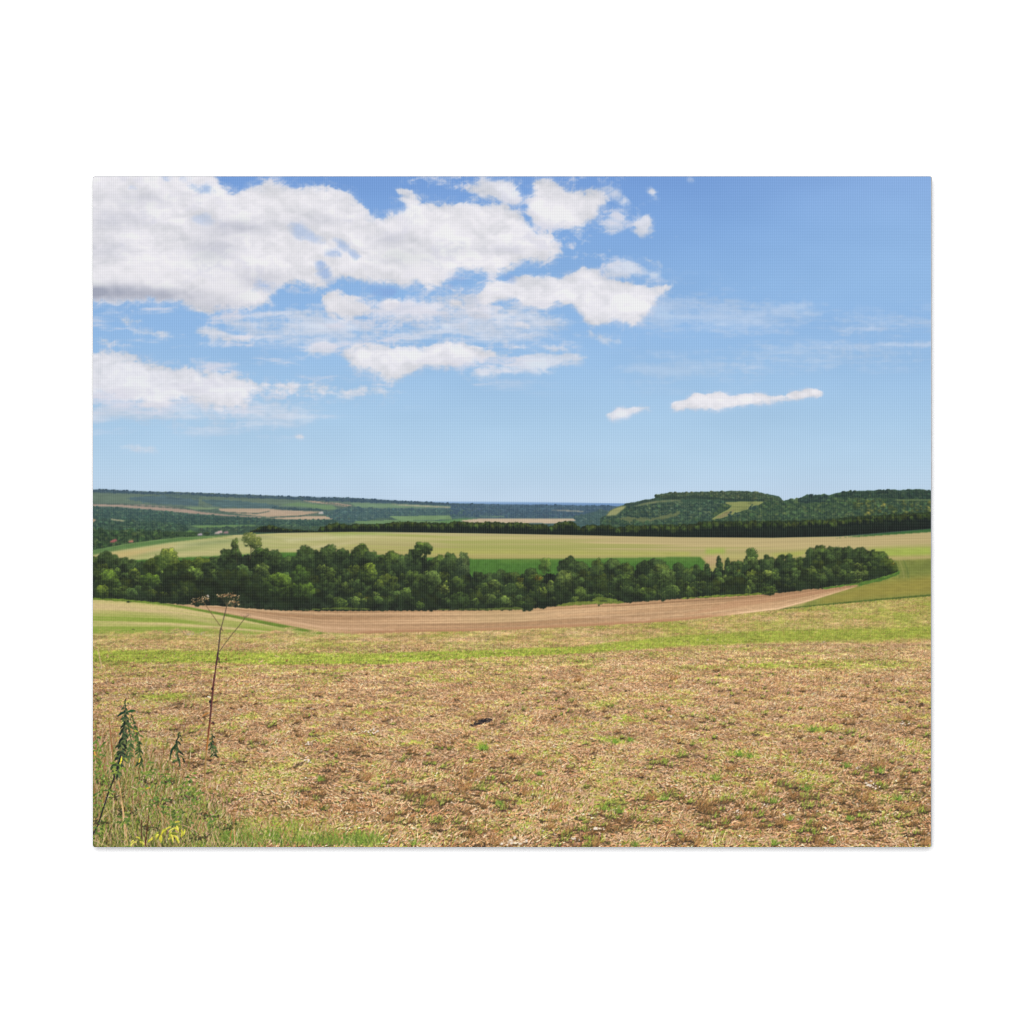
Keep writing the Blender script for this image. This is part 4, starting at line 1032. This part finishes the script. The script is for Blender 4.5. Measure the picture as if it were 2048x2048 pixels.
# loose stalks round the edge of the weeds
n = 420
x = rg.uniform(190, 640, n).astype(np.float32)
y_ = np.clip(1500 + (x - 190) * .42 + rg.normal(0, 34, n), 1440, 1700).astype(np.float32)
strokes(x, y_, rg.uniform(12, 46, n), rg.normal(1.5, .38, n), rg.uniform(.6, 1.4, n), np.concatenate([straw, brown, wc[:4]])[rg.integers(0, 16, n)] * rg.uniform(.8, 1.08, (n, 1)).astype(np.float32), rg.normal(0, .4, n), al=.8, taper=.7)
for cx, cy, s_ in ((300, 1560, 22), (330, 1600, 26), (382, 1590, 24), (420, 1630, 26), (460, 1650, 24), (215, 1560, 24), (255, 1620, 28), (200, 1640, 26), (300, 1650, 24), (405, 1670, 26), (345, 1560, 18), (235, 1590, 22)):
    blobs(np.array([cx - 4.]), np.array([cy + 2.]), np.array([s_ * .8]), np.array([s_ * .35]), C(48, 46, 28)[None], al=.6, rough=1.2)
    tuft(cx, cy, s_, np.concatenate([wc[:4], straw[:3], brown[:2]]), 34, 1.6, .5, 1.1, shadow=False)
# single long dry stalks
for x, y_, L, a, w, c, cvv in ((255, 1692, 132, 1.66, 1.5, (206, 166, 110), .1), (250, 1690, 90, 1.6, 1.4, (214, 180, 128), .1), (410, 1562, 46, -1.42, 1.4, (206, 176, 128), .1), (417, 1606, 84, -1.36, 1.6, (198, 168, 122), .08), (300, 1590, 56, -.95, 1.8, (176, 130, 84), 0),
                              (318, 1622, 60, -.95, 1.4, (196, 160, 110), .2), (262, 1572, 44, -.5, 1.2, (206, 186, 140), .2), (226, 1630, 60, 1.5, 1.2, (214, 190, 140), .2), (240, 1600, 50, -1.2, 1.1, (206, 170, 120), 0), (206, 1610, 24, 1., 1.6, (206, 204, 150), 0), (190, 1560, 60, -1.3, 1.3, (190, 160, 116), 0),
                              (330, 1600, 70, 1.35, 1.1, (180, 176, 110), .1), (350, 1580, 50, -.9, 1.1, (200, 176, 130), .2), (365, 1650, 60, -.3, 1.2, (190, 156, 116), -.5), (186, 1680, 40, -.42, 1.6, (188, 168, 120), 0), (202, 1692, 34, 1.1, 1.7, (196, 180, 116), 0), (290, 1692, 60, 1.45, 2.2, (92, 58, 34), 0),
                              (284, 1690, 50, 1.6, 1.8, (84, 54, 38), 0), (380, 1660, 40, .9, 1.3, (196, 150, 110), .3), (393, 1664, 46, 1.2, 1.2, (166, 120, 80), 0), (430, 1690, 40, 1.8, 1.2, (204, 176, 128), 0), (470, 1690, 56, 1.62, 1.2, (206, 160, 110), 0), (460, 1680, 60, 1.4, 1.1, (176, 120, 70), 0), (565, 1690, 74, 1.55, .9, (196, 164, 116), 0)):
    strokes(np.array([x], np.float32), np.array([y_], np.float32), L, a, w, C(*c), cvv, pid=P_WD, taper=.3)
for x0 in (220, 222, 228, 217):
    strokes(np.array([x0], np.float32), np.array([1470.], np.float32), 90 + (x0 % 5) * 8, 1.57 + (x0 - 221) * .012, 1., C(176, 140, 96), .03, taper=.6, al=.75)
strokes(np.array([224.], np.float32), np.array([1500.], np.float32), 76, 1.66, 2.2, C(150, 96, 60), 0, taper=.75)
strokes(np.array([196.], np.float32), np.array([1300.], np.float32), 34, -1.35, 3., C(206, 178, 136), 0, al=.6, taper=.1)
strokes(np.array([210.], np.float32), np.array([1340.], np.float32), 60, -1.4, 2., C(200, 170, 130), 0, al=.4, taper=.3)

P_NE = part('printed_nettle', None, 'dark green nettle standing in the weeds at the left edge')


def leaf(x, y, L, a, w, col, pid):
    """pointed drooping leaf: widest in the middle"""
    n = int(L * 3)
    px, py = x, y
    w = w * .72
    for k in range(n):
        t = k / n
        an = a - .7 * t * (1 if np.cos(a) > 0 else -1)
        px += np.cos(an) * L / n
        py -= np.sin(an) * L / n
        ww = w * np.sin(np.pi * min(1, t * .9 + .08)) + .3
        x0, y0 = int((px - OX) * S2), int((py - Y0) * S2)
        r = max(1, int(round(ww * S2 / 2)))
        x1, x2, y1, y2 = max(0, x0 - r // 2), min(SW, x0 + r // 2 + 1), max(0, y0 - r), min(SH, y0 + r)
        if x2 > x1 and y2 > y1:
            half = (y0 - y1)
            sub[y1:y2, x1:x2] = col * (.82 + .3 * rg.random())
            sub[y1:y1 + max(1, half // 2), x1:x2] = np.clip(col * (.9 + .5 * rg.random()), 0, 1)
            sid[y1:y2, x1:x2] = pid


def nettle(path, n, size, pid, cols):
    pts = np.array(path, float)
    d = np.r_[0, np.cumsum(np.hypot(*np.diff(pts, axis=0).T))]
    for (ax, ay), (bx, by) in zip(path[:-1], path[1:]):
        strokes(np.array([ax], np.float32), np.array([ay], np.float32), np.hypot(bx - ax, by - ay), -np.arctan2(by - ay, bx - ax), 1.8, C(62, 66, 44), pid=pid, taper=0.)
    for k in range(n):
        t = (k + .5) / n * d[-1]
        x, y = np.interp(t, d, pts[:, 0]), np.interp(t, d, pts[:, 1])
        s = size * (.5 + .6 * rg.random()) * (.45 + .8 * min(1, k / n * 3))
        side = 1 if k % 2 else -1
        dr = rg.uniform(.1, 1.5)
        a = -dr if side > 0 else 3.14 + dr
        leaf(x + rg.normal() * 1.6, y + rg.normal() * 3, s, a, s * .34, cols[rg.integers(0, len(cols))], pid)


nc = [C(60, 72, 42), C(80, 92, 54), C(48, 56, 40), C(96, 106, 62), C(66, 80, 52), C(40, 48, 34)]
nettle([(250, 1402), (252, 1430), (248, 1470), (242, 1510), (230, 1550)], 120, 14, P_NE, nc)
nettle([(262, 1428), (270, 1450), (276, 1480), (279, 1502), (282, 1530)], 70, 10, P_NE, [C(96, 112, 58), C(76, 92, 48), C(60, 74, 42)])
nettle([(256, 1450), (262, 1480), (258, 1520)], 46, 9, P_NE, [C(100, 116, 64), C(76, 94, 54)])
for (ax, ay), (bx, by) in zip([(242, 1510), (230, 1550), (212, 1600), (196, 1650)], [(230, 1550), (212, 1600), (196, 1650), (184, 1672)]):
    strokes(np.array([ax], np.float32), np.array([ay], np.float32), np.hypot(bx - ax, by - ay), -np.arctan2(by - ay, bx - ax), 2.8, C(50, 46, 38), pid=P_NE, taper=0.)
leaf(252, 1424, 20, 3.3, 5, C(48, 70, 48), P_NE)
leaf(254, 1425, 18, .5, 6, C(66, 92, 52), P_NE)
pid = part('printed_nettle', None, 'small drooping nettle between the tall nettle and the dry stem')
nettle([(358, 1466), (353, 1485), (356, 1508), (356, 1522)], 34, 11, pid, nc)
leaf(350, 1492, 22, 3.9, 5, C(50, 70, 44), pid)
leaf(346, 1500, 22, 4.1, 4, C(44, 60, 42), pid)
pid = part('printed_nettle', None, 'sprig of nettle leaves against the foot of the dry stem')
nettle([(424, 1468), (424, 1490), (430, 1510)], 26, 9, pid, nc)
for k, (x, y_) in enumerate(((194, 1490), (196, 1520), (200, 1550), (330, 1560), (378, 1570), (378, 1585), (334, 1610), (300, 1540), (232, 1530), (360, 1630), (200, 1660), (310, 1600), (250, 1640), (190, 1600), (215, 1580), (280, 1570), (345, 1640), (420, 1640), (395, 1600))):
    for j in range(22):
        leaf(x + rg.normal() * 9, y_ + rg.normal() * 10, 5 + 7 * rg.random(), rg.uniform(-.9, .4) if j % 2 else rg.uniform(2.8, 4.1), 3.4, [C(126, 142, 62), C(112, 130, 54), C(96, 116, 52), C(142, 148, 70), C(84, 100, 46), C(104, 124, 62)][rg.integers(0, 6)], P_WD)
# yellow leaves
P_YL = part('printed_yellow_leaves', None, 'bright yellow leaves among the weeds near the bottom edge')
yl = [C(196, 186, 76), C(176, 168, 58), C(206, 196, 92), C(142, 146, 54), C(128, 136, 52)]
for x, y_, L, a, w in ((350, 1648, 14, .2, 4), (352, 1652, 18, -.6, 5), (346, 1655, 14, 3.3, 4), (362, 1662, 18, -1.1, 5), (340, 1664, 20, -1.2, 6), (330, 1662, 20, 3.9, 5), (318, 1668, 18, 3.6, 5), (322, 1672, 16, -1.3, 5), (345, 1670, 18, -.5, 5),
                       (276, 1678, 14, .2, 4), (280, 1684, 14, -.6, 4), (268, 1684, 10, 3.4, 4), (352, 1676, 14, -.9, 4), (306, 1676, 14, 3.5, 4)):
    for _k in range(3):
        leaf(x + rg.normal() * 2.5, y_ + rg.normal() * 2.5, L * rg.uniform(.5, 1.), a + rg.normal() * .3, w * 1.1, yl[rg.integers(0, 5)], P_YL)
leaf(243, 1514, 15, -1.5, 5, C(206, 190, 60), P_YL)
leaf(280, 1516, 10, -1.5, 4, C(214, 170, 70), P_YL)
leaf(189, 1503, 9, -1.6, 4, C(210, 160, 70), P_YL)
leaf(268, 1462, 8, .1, 3, C(186, 178, 70), P_YL)
leaf(292, 1578, 8, .6, 3, C(206, 186, 60), P_YL)

# dry umbel stem
P_UM = part('printed_dry_stem', None, 'tall dry flower stem with flat brown seed heads')
def stem(path, ws, cols):
    for i, ((ax, ay), (bx, by)) in enumerate(zip(path[:-1], path[1:])):
        L = np.hypot(bx - ax, by - ay)
        w0, w1 = ws[i], ws[i + 1]
        strokes(np.array([ax], np.float32), np.array([ay], np.float32), L, -np.arctan2(by - ay, bx - ax), w0, cols[i], pid=P_UM, taper=1 - w1 / w0)
        if w0 > 2:
            strokes(np.array([ax + .8], np.float32), np.array([ay], np.float32), L, -np.arctan2(by - ay, bx - ax), .6, np.clip(cols[i] * 1.5, 0, 1), pid=P_UM, taper=0.)


BR, RB, TN = C(74, 60, 50), C(98, 62, 52), C(146, 116, 72)
stem([(410, 1566), (409.5, 1540), (413, 1500), (416, 1475), (419.5, 1445), (421, 1429), (424, 1400), (427, 1367), (431, 1340), (435, 1312), (436.5, 1302), (439, 1280), (440.5, 1262), (443, 1253), (447, 1238), (451, 1222), (454, 1210)],
     [2.6, 3.4, 3.6, 3.4, 3.8, 3.4, 3.2, 3.2, 2.9, 3.2, 2.9, 2.6, 2.6, 1.8, 1.5, 1.3, 1.2], [TN, TN, C(150, 104, 56), C(120, 76, 50), RB, RB, RB, RB, C(84, 58, 46), BR, BR, BR, BR, BR, BR, BR])
stem([(440.5, 1252), (430, 1237), (418, 1220), (410, 1208), (404, 1200)], [1.3, 1.2, 1.1, 1., 1.], [C(112, 92, 62)] * 4)
stem([(438.5, 1303), (450, 1287), (463, 1270), (478, 1252), (490, 1236)], [1.5, 1.3, 1.2, 1.2, 1.], [C(92, 80, 56)] * 4)
stem([(434, 1312), (438, 1322), (440, 1328)], [1.6, 1.2, .9], [BR] * 2)
stem([(437, 1314), (439.5, 1320)], [2, 1.4], [BR])
stem([(441, 1256), (446, 1262)], [1.6, 1], [BR])
blobs(np.array([424., 420, 420.5, 426]), np.array([1378., 1404, 1410, 1446]), np.array([1.8, 2., 1.8, 2.4]), np.array([4, 5., 4, 4]), np.array([(60, 48, 46)] * 4, np.float32) / 255, pid=P_UM, rough=.4)
leaf(419, 1426, 18, 3.3, 4, C(166, 116, 66), P_UM)
leaf(420, 1414, 16, 3.3, 2.4, C(130, 90, 60), P_UM)
leaf(406, 1448, 14, 3.7, 3, C(138, 136, 60), P_UM)
leaf(421, 1446, 9, -.2, 4, C(120, 76, 56), P_UM)
leaf(422, 1397, 9, 2.3, 2.4, C(224, 204, 180), P_UM)


def umbel(cx, cy, rx, ry, tilt, cols, n, name='printed_seed_head', stalks=None, dense=1.):
    pid = part(name, P_UM)
    if stalks:
        for k in range(9):
            u = -1 + 2 * k / 8
            ex, ey = cx + u * rx * .8, cy + u * rx * tilt + ry * .3
            bx, by = stalks
            strokes(np.array([bx], np.float32), np.array([by], np.float32), np.hypot(ex - bx, ey - by), -np.arctan2(ey - by, ex - bx), .6, C(110, 92, 66), pid=pid, taper=0., al=.8)
    u = rg.uniform(-1, 1, n)
    x = cx + u * rx
    y = cy + u * rx * tilt + rg.normal(0, ry * .38, n) + ry * .5 * (u ** 2)
    c = np.array(cols, np.float32)[rg.integers(0, len(cols), n)] / 255
    blobs(x, y, rg.uniform(1.1, 2.4, n), rg.uniform(.8, 1.7, n), c * rg.uniform(.8, 1.15, (n, 1)).astype(np.float32), pid=pid, rough=.3)


hc = [(196, 160, 116), (168, 130, 88), (214, 186, 144), (132, 98, 66), (110, 84, 60)]
umbel(400, 1197.5, 18, 7, -.22, hc, 46, stalks=(405, 1206))
blobs(np.array([415., 417]), np.array([1191., 1193]), np.array([2.4, 2]), np.array([2.4, 2]), np.array([(196, 184, 170)] * 2, np.float32) / 255, pid=P_UM)
umbel(456, 1190, 22, 5.5, .04, hc, 54, stalks=(454, 1212))
umbel(468, 1203, 11, 6, .15, hc, 26, stalks=(464, 1213))
umbel(491, 1229, 11, 3.4, -.05, [(196, 150, 128), (170, 124, 104), (180, 150, 120)], 14, stalks=(490, 1236))

# back to the print's grid
k3 = sub.reshape(SH // 2, 2, SW // 2, 2, 3).mean((1, 3))
img[Y0 - OY:] = k3
ids[Y0 - OY:] = sid[::2, ::2]
del sub, sid
fld = img[1270 - OY:]
lo = np.stack([blur(fld[..., k], 3.) for k in range(3)], -1)
wgt = np.broadcast_to(sstep(1270, 1330, ROW[1270 - OY:])[..., None], fld.shape)
fld += (fld - lo) * .6 * wgt
fld *= 1 + .07 * wgt * (np.broadcast_to(sstep(330, 560, COL)[..., None], fld.shape))
# a photograph is never quite crisp
soft = np.stack([blur(img[..., k], .5) for k in range(3)], -1)
img = np.clip(img * .45 + soft * .55, 0, 1)
del soft
scrap = (ids == P_GS) & (COL < 935)
ids[scrap] = P_UP
# ==== BLENDER
# Second part: the thing itself, its wall, lamps and camera
import bpy
import math

C_ = bpy.context.scene.collection
S = 0.508 / 1676.5                     # metres per step of the grid: the canvas is 0.508 m wide
CX, CZ = OX + W / 2, OY + H / 2
DEPTH = 0.019                          # thickness of the stretcher bars
LIFT = 0.0012


def lin(c):
    return np.where(c <= .04045, c / 12.92, ((c + .055) / 1.055) ** 2.4)


def new_mat(name):
    m = bpy.data.materials.new(name)
    m.use_nodes = True
    return m, m.node_tree.nodes, m.node_tree.links, m.node_tree.nodes['Principled BSDF']


def mth(N, L, op, a, b=None):
    n = N.new('ShaderNodeMath')
    n.operation = op
    for i, v in enumerate((a, b)):
        if v is None:
            continue
        if isinstance(v, (int, float)):
            n.inputs[i].default_value = v
        else:
            L.new(v, n.inputs[i])
    return n.outputs[0]


def weave(N, L):
    """two crossing sets of threads with uneven pitch and strength; 0..1, 1 on top of a thread"""
    tc = N.new('ShaderNodeTexCoord')
    no = N.new('ShaderNodeTexNoise')
    no.inputs['Scale'].default_value = 30
    no.inputs['Detail'].default_value = 1
    L.new(tc.outputs['Object'], no.inputs['Vector'])
    sp = N.new('ShaderNodeSeparateXYZ')
    L.new(tc.outputs['Object'], sp.inputs[0])
    wob = mth(N, L, 'MULTIPLY', no.outputs['Fac'], 1.3)
    vx = mth(N, L, 'SINE', mth(N, L, 'ADD', mth(N, L, 'MULTIPLY', sp.outputs['X'], 2 * math.pi / (PX * S)), wob))
    vz = mth(N, L, 'SINE', mth(N, L, 'ADD', mth(N, L, 'MULTIPLY', sp.outputs['Z'], 2 * math.pi / (PZ * S)), wob))
    # strength of each set drifts over the cloth
    n2 = N.new('ShaderNodeTexNoise')
    n2.inputs['Scale'].default_value = 9
    n2.inputs['Detail'].default_value = 2
    L.new(tc.outputs['Object'], n2.inputs['Vector'])
    kx = mth(N, L, 'ADD', mth(N, L, 'MULTIPLY', n2.outputs['Fac'], .8), .1)
    kz = mth(N, L, 'SUBTRACT', .75, mth(N, L, 'MULTIPLY', n2.outputs['Fac'], .8))
    # the weave shows through less towards the bottom
    fade = N.new('ShaderNodeMapRange')
    L.new(sp.outputs['Z'], fade.inputs['Value'])
    fade.inputs['From Min'].default_value = -.125
    fade.inputs['From Max'].default_value = -.075
    fade.inputs['To Min'].default_value = .25
    s = mth(N, L, 'ADD', mth(N, L, 'MULTIPLY', vx, kx), mth(N, L, 'MULTIPLY', vz, kz))
    return mth(N, L, 'MULTIPLY', s, fade.outputs['Result'])


PX, PZ = 4.35, 3.07
ink, N, L, B = new_mat('printed_canvas_cloth')
att = N.new('ShaderNodeAttribute')
att.attribute_name = 'ink'
wv = weave(N, L)
mul = N.new('ShaderNodeVectorMath')
mul.operation = 'SCALE'
L.new(att.outputs['Color'], mul.inputs[0])
L.new(mth(N, L, 'ADD', mth(N, L, 'MULTIPLY', wv, .058), .985), mul.inputs['Scale'])  # shading of the threads painted into the ink colour
add = N.new('ShaderNodeVectorMath')
add.operation = 'ADD'
L.new(mul.outputs[0], add.inputs[0])
cmb = N.new('ShaderNodeCombineXYZ')
pos = mth(N, L, 'MAXIMUM', mth(N, L, 'ADD', mth(N, L, 'MULTIPLY', wv, .009), .002), 0.)  # sheen on the threads, painted as a lift of the base colour
for i in range(3):
    L.new(pos, cmb.inputs[i])
L.new(cmb.outputs[0], add.inputs[1])
L.new(add.outputs[0], B.inputs['Base Color'])
B.inputs['Roughness'].default_value = .75
B.inputs['Specular IOR Level'].default_value = .12
bp = N.new('ShaderNodeBump')
bp.inputs['Strength'].default_value = .12
bp.inputs['Distance'].default_value = .00015
L.new(wv, bp.inputs['Height'])
L.new(bp.outputs[0], B.inputs['Normal'])

edge, N, L, B = new_mat('wrapped_canvas_edge')  # shade on the turned side is put into this grey
no = N.new('ShaderNodeTexNoise')
no.inputs['Scale'].default_value = 160
cr = N.new('ShaderNodeValToRGB')
cr.color_ramp.elements[0].color = (.30, .31, .33, 1)
cr.color_ramp.elements[1].color = (.44, .45, .47, 1)
tc = N.new('ShaderNodeTexCoord')
L.new(tc.outputs['Object'], no.inputs['Vector'])
L.new(no.outputs['Fac'], cr.inputs[0])
L.new(cr.outputs[0], B.inputs['Base Color'])
B.inputs['Roughness'].default_value = .9

white, N, L, B = new_mat('white_backdrop_paint')
no = N.new('ShaderNodeTexNoise')
no.inputs['Scale'].default_value = 40
cr = N.new('ShaderNodeValToRGB')
cr.color_ramp.elements[0].color = (.93, .93, .93, 1)
cr.color_ramp.elements[1].color = (.95, .95, .95, 1)
L.new(no.outputs['Fac'], cr.inputs[0])
L.new(cr.outputs[0], B.inputs['Base Color'])
B.inputs['Roughness'].default_value = 1.
B.inputs['Specular IOR Level'].default_value = 0.


def mesh_obj(name, verts, faces, mat, parent=None):
    me = bpy.data.meshes.new(name)
    me.from_pydata(verts, [], faces)
    me.materials.append(mat)
    o = bpy.data.objects.new(name, me)
    C_.objects.link(o)
    o.parent = parent
    return o


# the wall the canvas hangs on
o = mesh_obj('backdrop', [(-3, 0, -3), (3, 0, -3), (3, 0, 3), (-3, 0, 3)], [(0, 1, 2, 3)], white)
o['kind'] = 'structure'

root = bpy.data.objects.new('canvas_print', None)
root.empty_display_size = .1
C_.objects.link(root)
root['label'] = 'stretched canvas print of summer farmland under a blue cloudy sky, hung on a white background'
root['category'] = 'canvas print'

# stretched body: rounded corners and a softly rolled front edge
hw, hh = W / 2 * S, H / 2 * S
rings = []
rad = 4.2 * S


def ring(grow, y, right=0.):
    pts = []
    for qx, qz, a0 in ((1, 1, 0), (-1, 1, 90), (-1, -1, 180), (1, -1, 270)):
        for k in range(7):
            a = math.radians(a0 + k * 15)
            x = qx * (hw - rad) + math.cos(a) * (rad + grow)
            if x > 0:
                x += right
            pts.append((x, y, qz * (hh - rad) + math.sin(a) * (rad + grow)))
    return pts


front = -(LIFT + DEPTH)
prof = [(0., front + .00003), (.00012, front + .0001), (.0002, front + .0004), (.00024, front + .0012), (.00024, -LIFT - .0005), (.0001, -LIFT)]
V, F = [], []
for g_, y_ in prof:
    V += ring(g_, y_, .0002 * min(1, (y_ - front) / .0001))
n = 28
for k in range(len(prof) - 1):
    for i in range(n):
        a, b_ = k * n + i, k * n + (i + 1) % n
        F.append((a, b_, b_ + n, a + n))
F.append(tuple(range(n))[::-1])
F.append(tuple(range((len(prof) - 1) * n, len(prof) * n)))
body = mesh_obj('canvas_edge', V, F, edge, root)
body['label'] = 'thin side of the canvas wrapped over its stretcher, its shade coloured in as grey'

# the printed face: a grid whose cells are shared out among the things printed on it
CELL = 1.25
gw, gh = int(round(W / CELL)), int(round(H / CELL))
vx = np.linspace(0, W, gw + 1)
vy = np.linspace(0, H, gh + 1)


def sample(a, u, v):
    u = np.clip(u - .5, 0, W - 1.001)
    v = np.clip(v - .5, 0, H - 1.001)
    iu, iv = u.astype(int), v.astype(int)
    fu, fv = (u - iu)[None, :, None], (v - iv)[:, None, None]
    r0, r1 = a[iv], a[iv + 1]
    return (r0[:, iu] * (1 - fu) + r0[:, iu + 1] * fu) * (1 - fv) + (r1[:, iu] * (1 - fu) + r1[:, iu + 1] * fu) * fv


EXPO = 1.27                            # light falling on the print, over full white
inkc = lin(sample(img, vx, vy)).astype(np.float32) / EXPO
# round the corners: cells outside the rounded outline are dropped
cxs, cys = (vx[:-1] + vx[1:]) / 2, (vy[:-1] + vy[1:]) / 2
gid = ids[np.clip(cys.astype(int), 0, H - 1)][:, np.clip(cxs.astype(int), 0, W - 1)].astype(int)
ex = np.maximum(0, np.maximum(4.2 - cxs, cxs - (W - 4.2)))[None]
ey = np.maximum(0, np.maximum(4.2 - cys, cys - (H - 4.2)))[:, None]
gid[np.hypot(ex, ey) > 4.2] = -1
gid[:, cxs > W - 1.6] = -1
# single stray cells join their surroundings
for _ in range(2):
    up_, dn, lf_, rt = np.roll(gid, 1, 0), np.roll(gid, -1, 0), np.roll(gid, 1, 1), np.roll(gid, -1, 1)
    lone = (gid != up_) & (gid != dn) & (gid != lf_) & (gid != rt) & (up_ >= 0) & (gid >= 0)
    lone[0] = lone[-1] = lone[:, 0] = lone[:, -1] = False
    gid[lone] = up_[lone]
objs = {}
counts = np.bincount(gid[gid >= 0], minlength=len(PARTS))
for p, (name, par, label) in enumerate(PARTS):
    if counts[p] < 12 and par is None:
        continue
    if counts[p] < 12:
        gid[gid == p] = par
        continue
order = [p for p in range(len(PARTS)) if counts[p] >= 12]
for p in order:
    name, par, label = PARTS[p]
    cy_, cx_ = np.nonzero(gid == p)
    base_ = cy_ * (gw + 1) + cx_
    quad = np.stack([base_ + gw + 1, base_ + gw + 2, base_ + 1, base_], 1)
    uq, inv = np.unique(quad.ravel(), return_inverse=True)
    vi, ui = np.divmod(uq, gw + 1)
    co = np.empty((len(uq), 3), np.float32)
    co[:, 0] = (vx[ui] - W / 2) * S
    co[:, 1] = front
    co[:, 2] = (H / 2 - vy[vi]) * S
    me = bpy.data.meshes.new(name)
    nf = len(quad)
    me.vertices.add(len(uq))
    me.vertices.foreach_set('co', co.ravel())
    me.loops.add(nf * 4)
    me.loops.foreach_set('vertex_index', inv.astype(np.int32).ravel())
    me.polygons.add(nf)
    me.polygons.foreach_set('loop_start', np.arange(0, nf * 4, 4, dtype=np.int32))
    me.polygons.foreach_set('loop_total', np.full(nf, 4, np.int32))
    me.update(calc_edges=True)
    ca = me.color_attributes.new('ink', 'FLOAT_COLOR', 'POINT')
    rgba = np.ones((len(uq), 4), np.float32)
    rgba[:, :3] = inkc[vi, ui]
    ca.data.foreach_set('color', rgba.ravel())
    me.materials.append(ink)
    o = bpy.data.objects.new(name, me)
    C_.objects.link(o)
    o.parent = objs[par] if par is not None else root
    if label:
        o['label'] = label
    objs[p] = o

# ------------------------------------------------------------------ light: a white studio with a large soft lamp
wd = bpy.data.worlds.new('World')
bpy.context.scene.world = wd
wd.use_nodes = True
wd.node_tree.nodes['Background'].inputs[0].default_value = (1, 1, 1, 1)
wd.node_tree.nodes['Background'].inputs[1].default_value = .44


def lamp(name, loc, size, watts):
    d = bpy.data.lights.new(name, 'AREA')
    d.shape = 'SQUARE'
    d.size = size
    d.energy = watts
    o = bpy.data.objects.new(name, d)
    C_.objects.link(o)
    o.location = loc
    o.rotation_euler = (-o.location).to_track_quat('-Z', 'Y').to_euler()
    return o


lamp('softbox_lamp', (-.05, -2.75, .22), .7, 66)

cam = bpy.data.cameras.new('camera')
cam.sensor_width = 36
D = 2.4
cam.clip_start, cam.clip_end = .05, 50
co_ = bpy.data.objects.new('camera', cam)
C_.objects.link(co_)
# the camera looks straight at the wall; the frame is 2048 steps wide at the canvas face
cam.lens = 36 * D / (2048 * S)
co_.location = ((1024 - CX) * S, front - D, (CZ - 1024) * S)
co_.rotation_euler = (math.radians(90), 0, 0)
sc = bpy.context.scene
sc.camera = co_
sc.view_settings.view_transform = 'Standard'
sc.view_settings.look = 'None'
sc.view_settings.exposure = 0
sc.view_settings.gamma = 1
sc.view_settings.use_curve_mapping = False
sc.render.engine = 'CYCLES'
sc.cycles.max_bounces = 4
sc.cycles.use_denoising = False
sc.cycles.pixel_filter_type = 'BLACKMAN_HARRIS'
sc.cycles.filter_width = 1.0
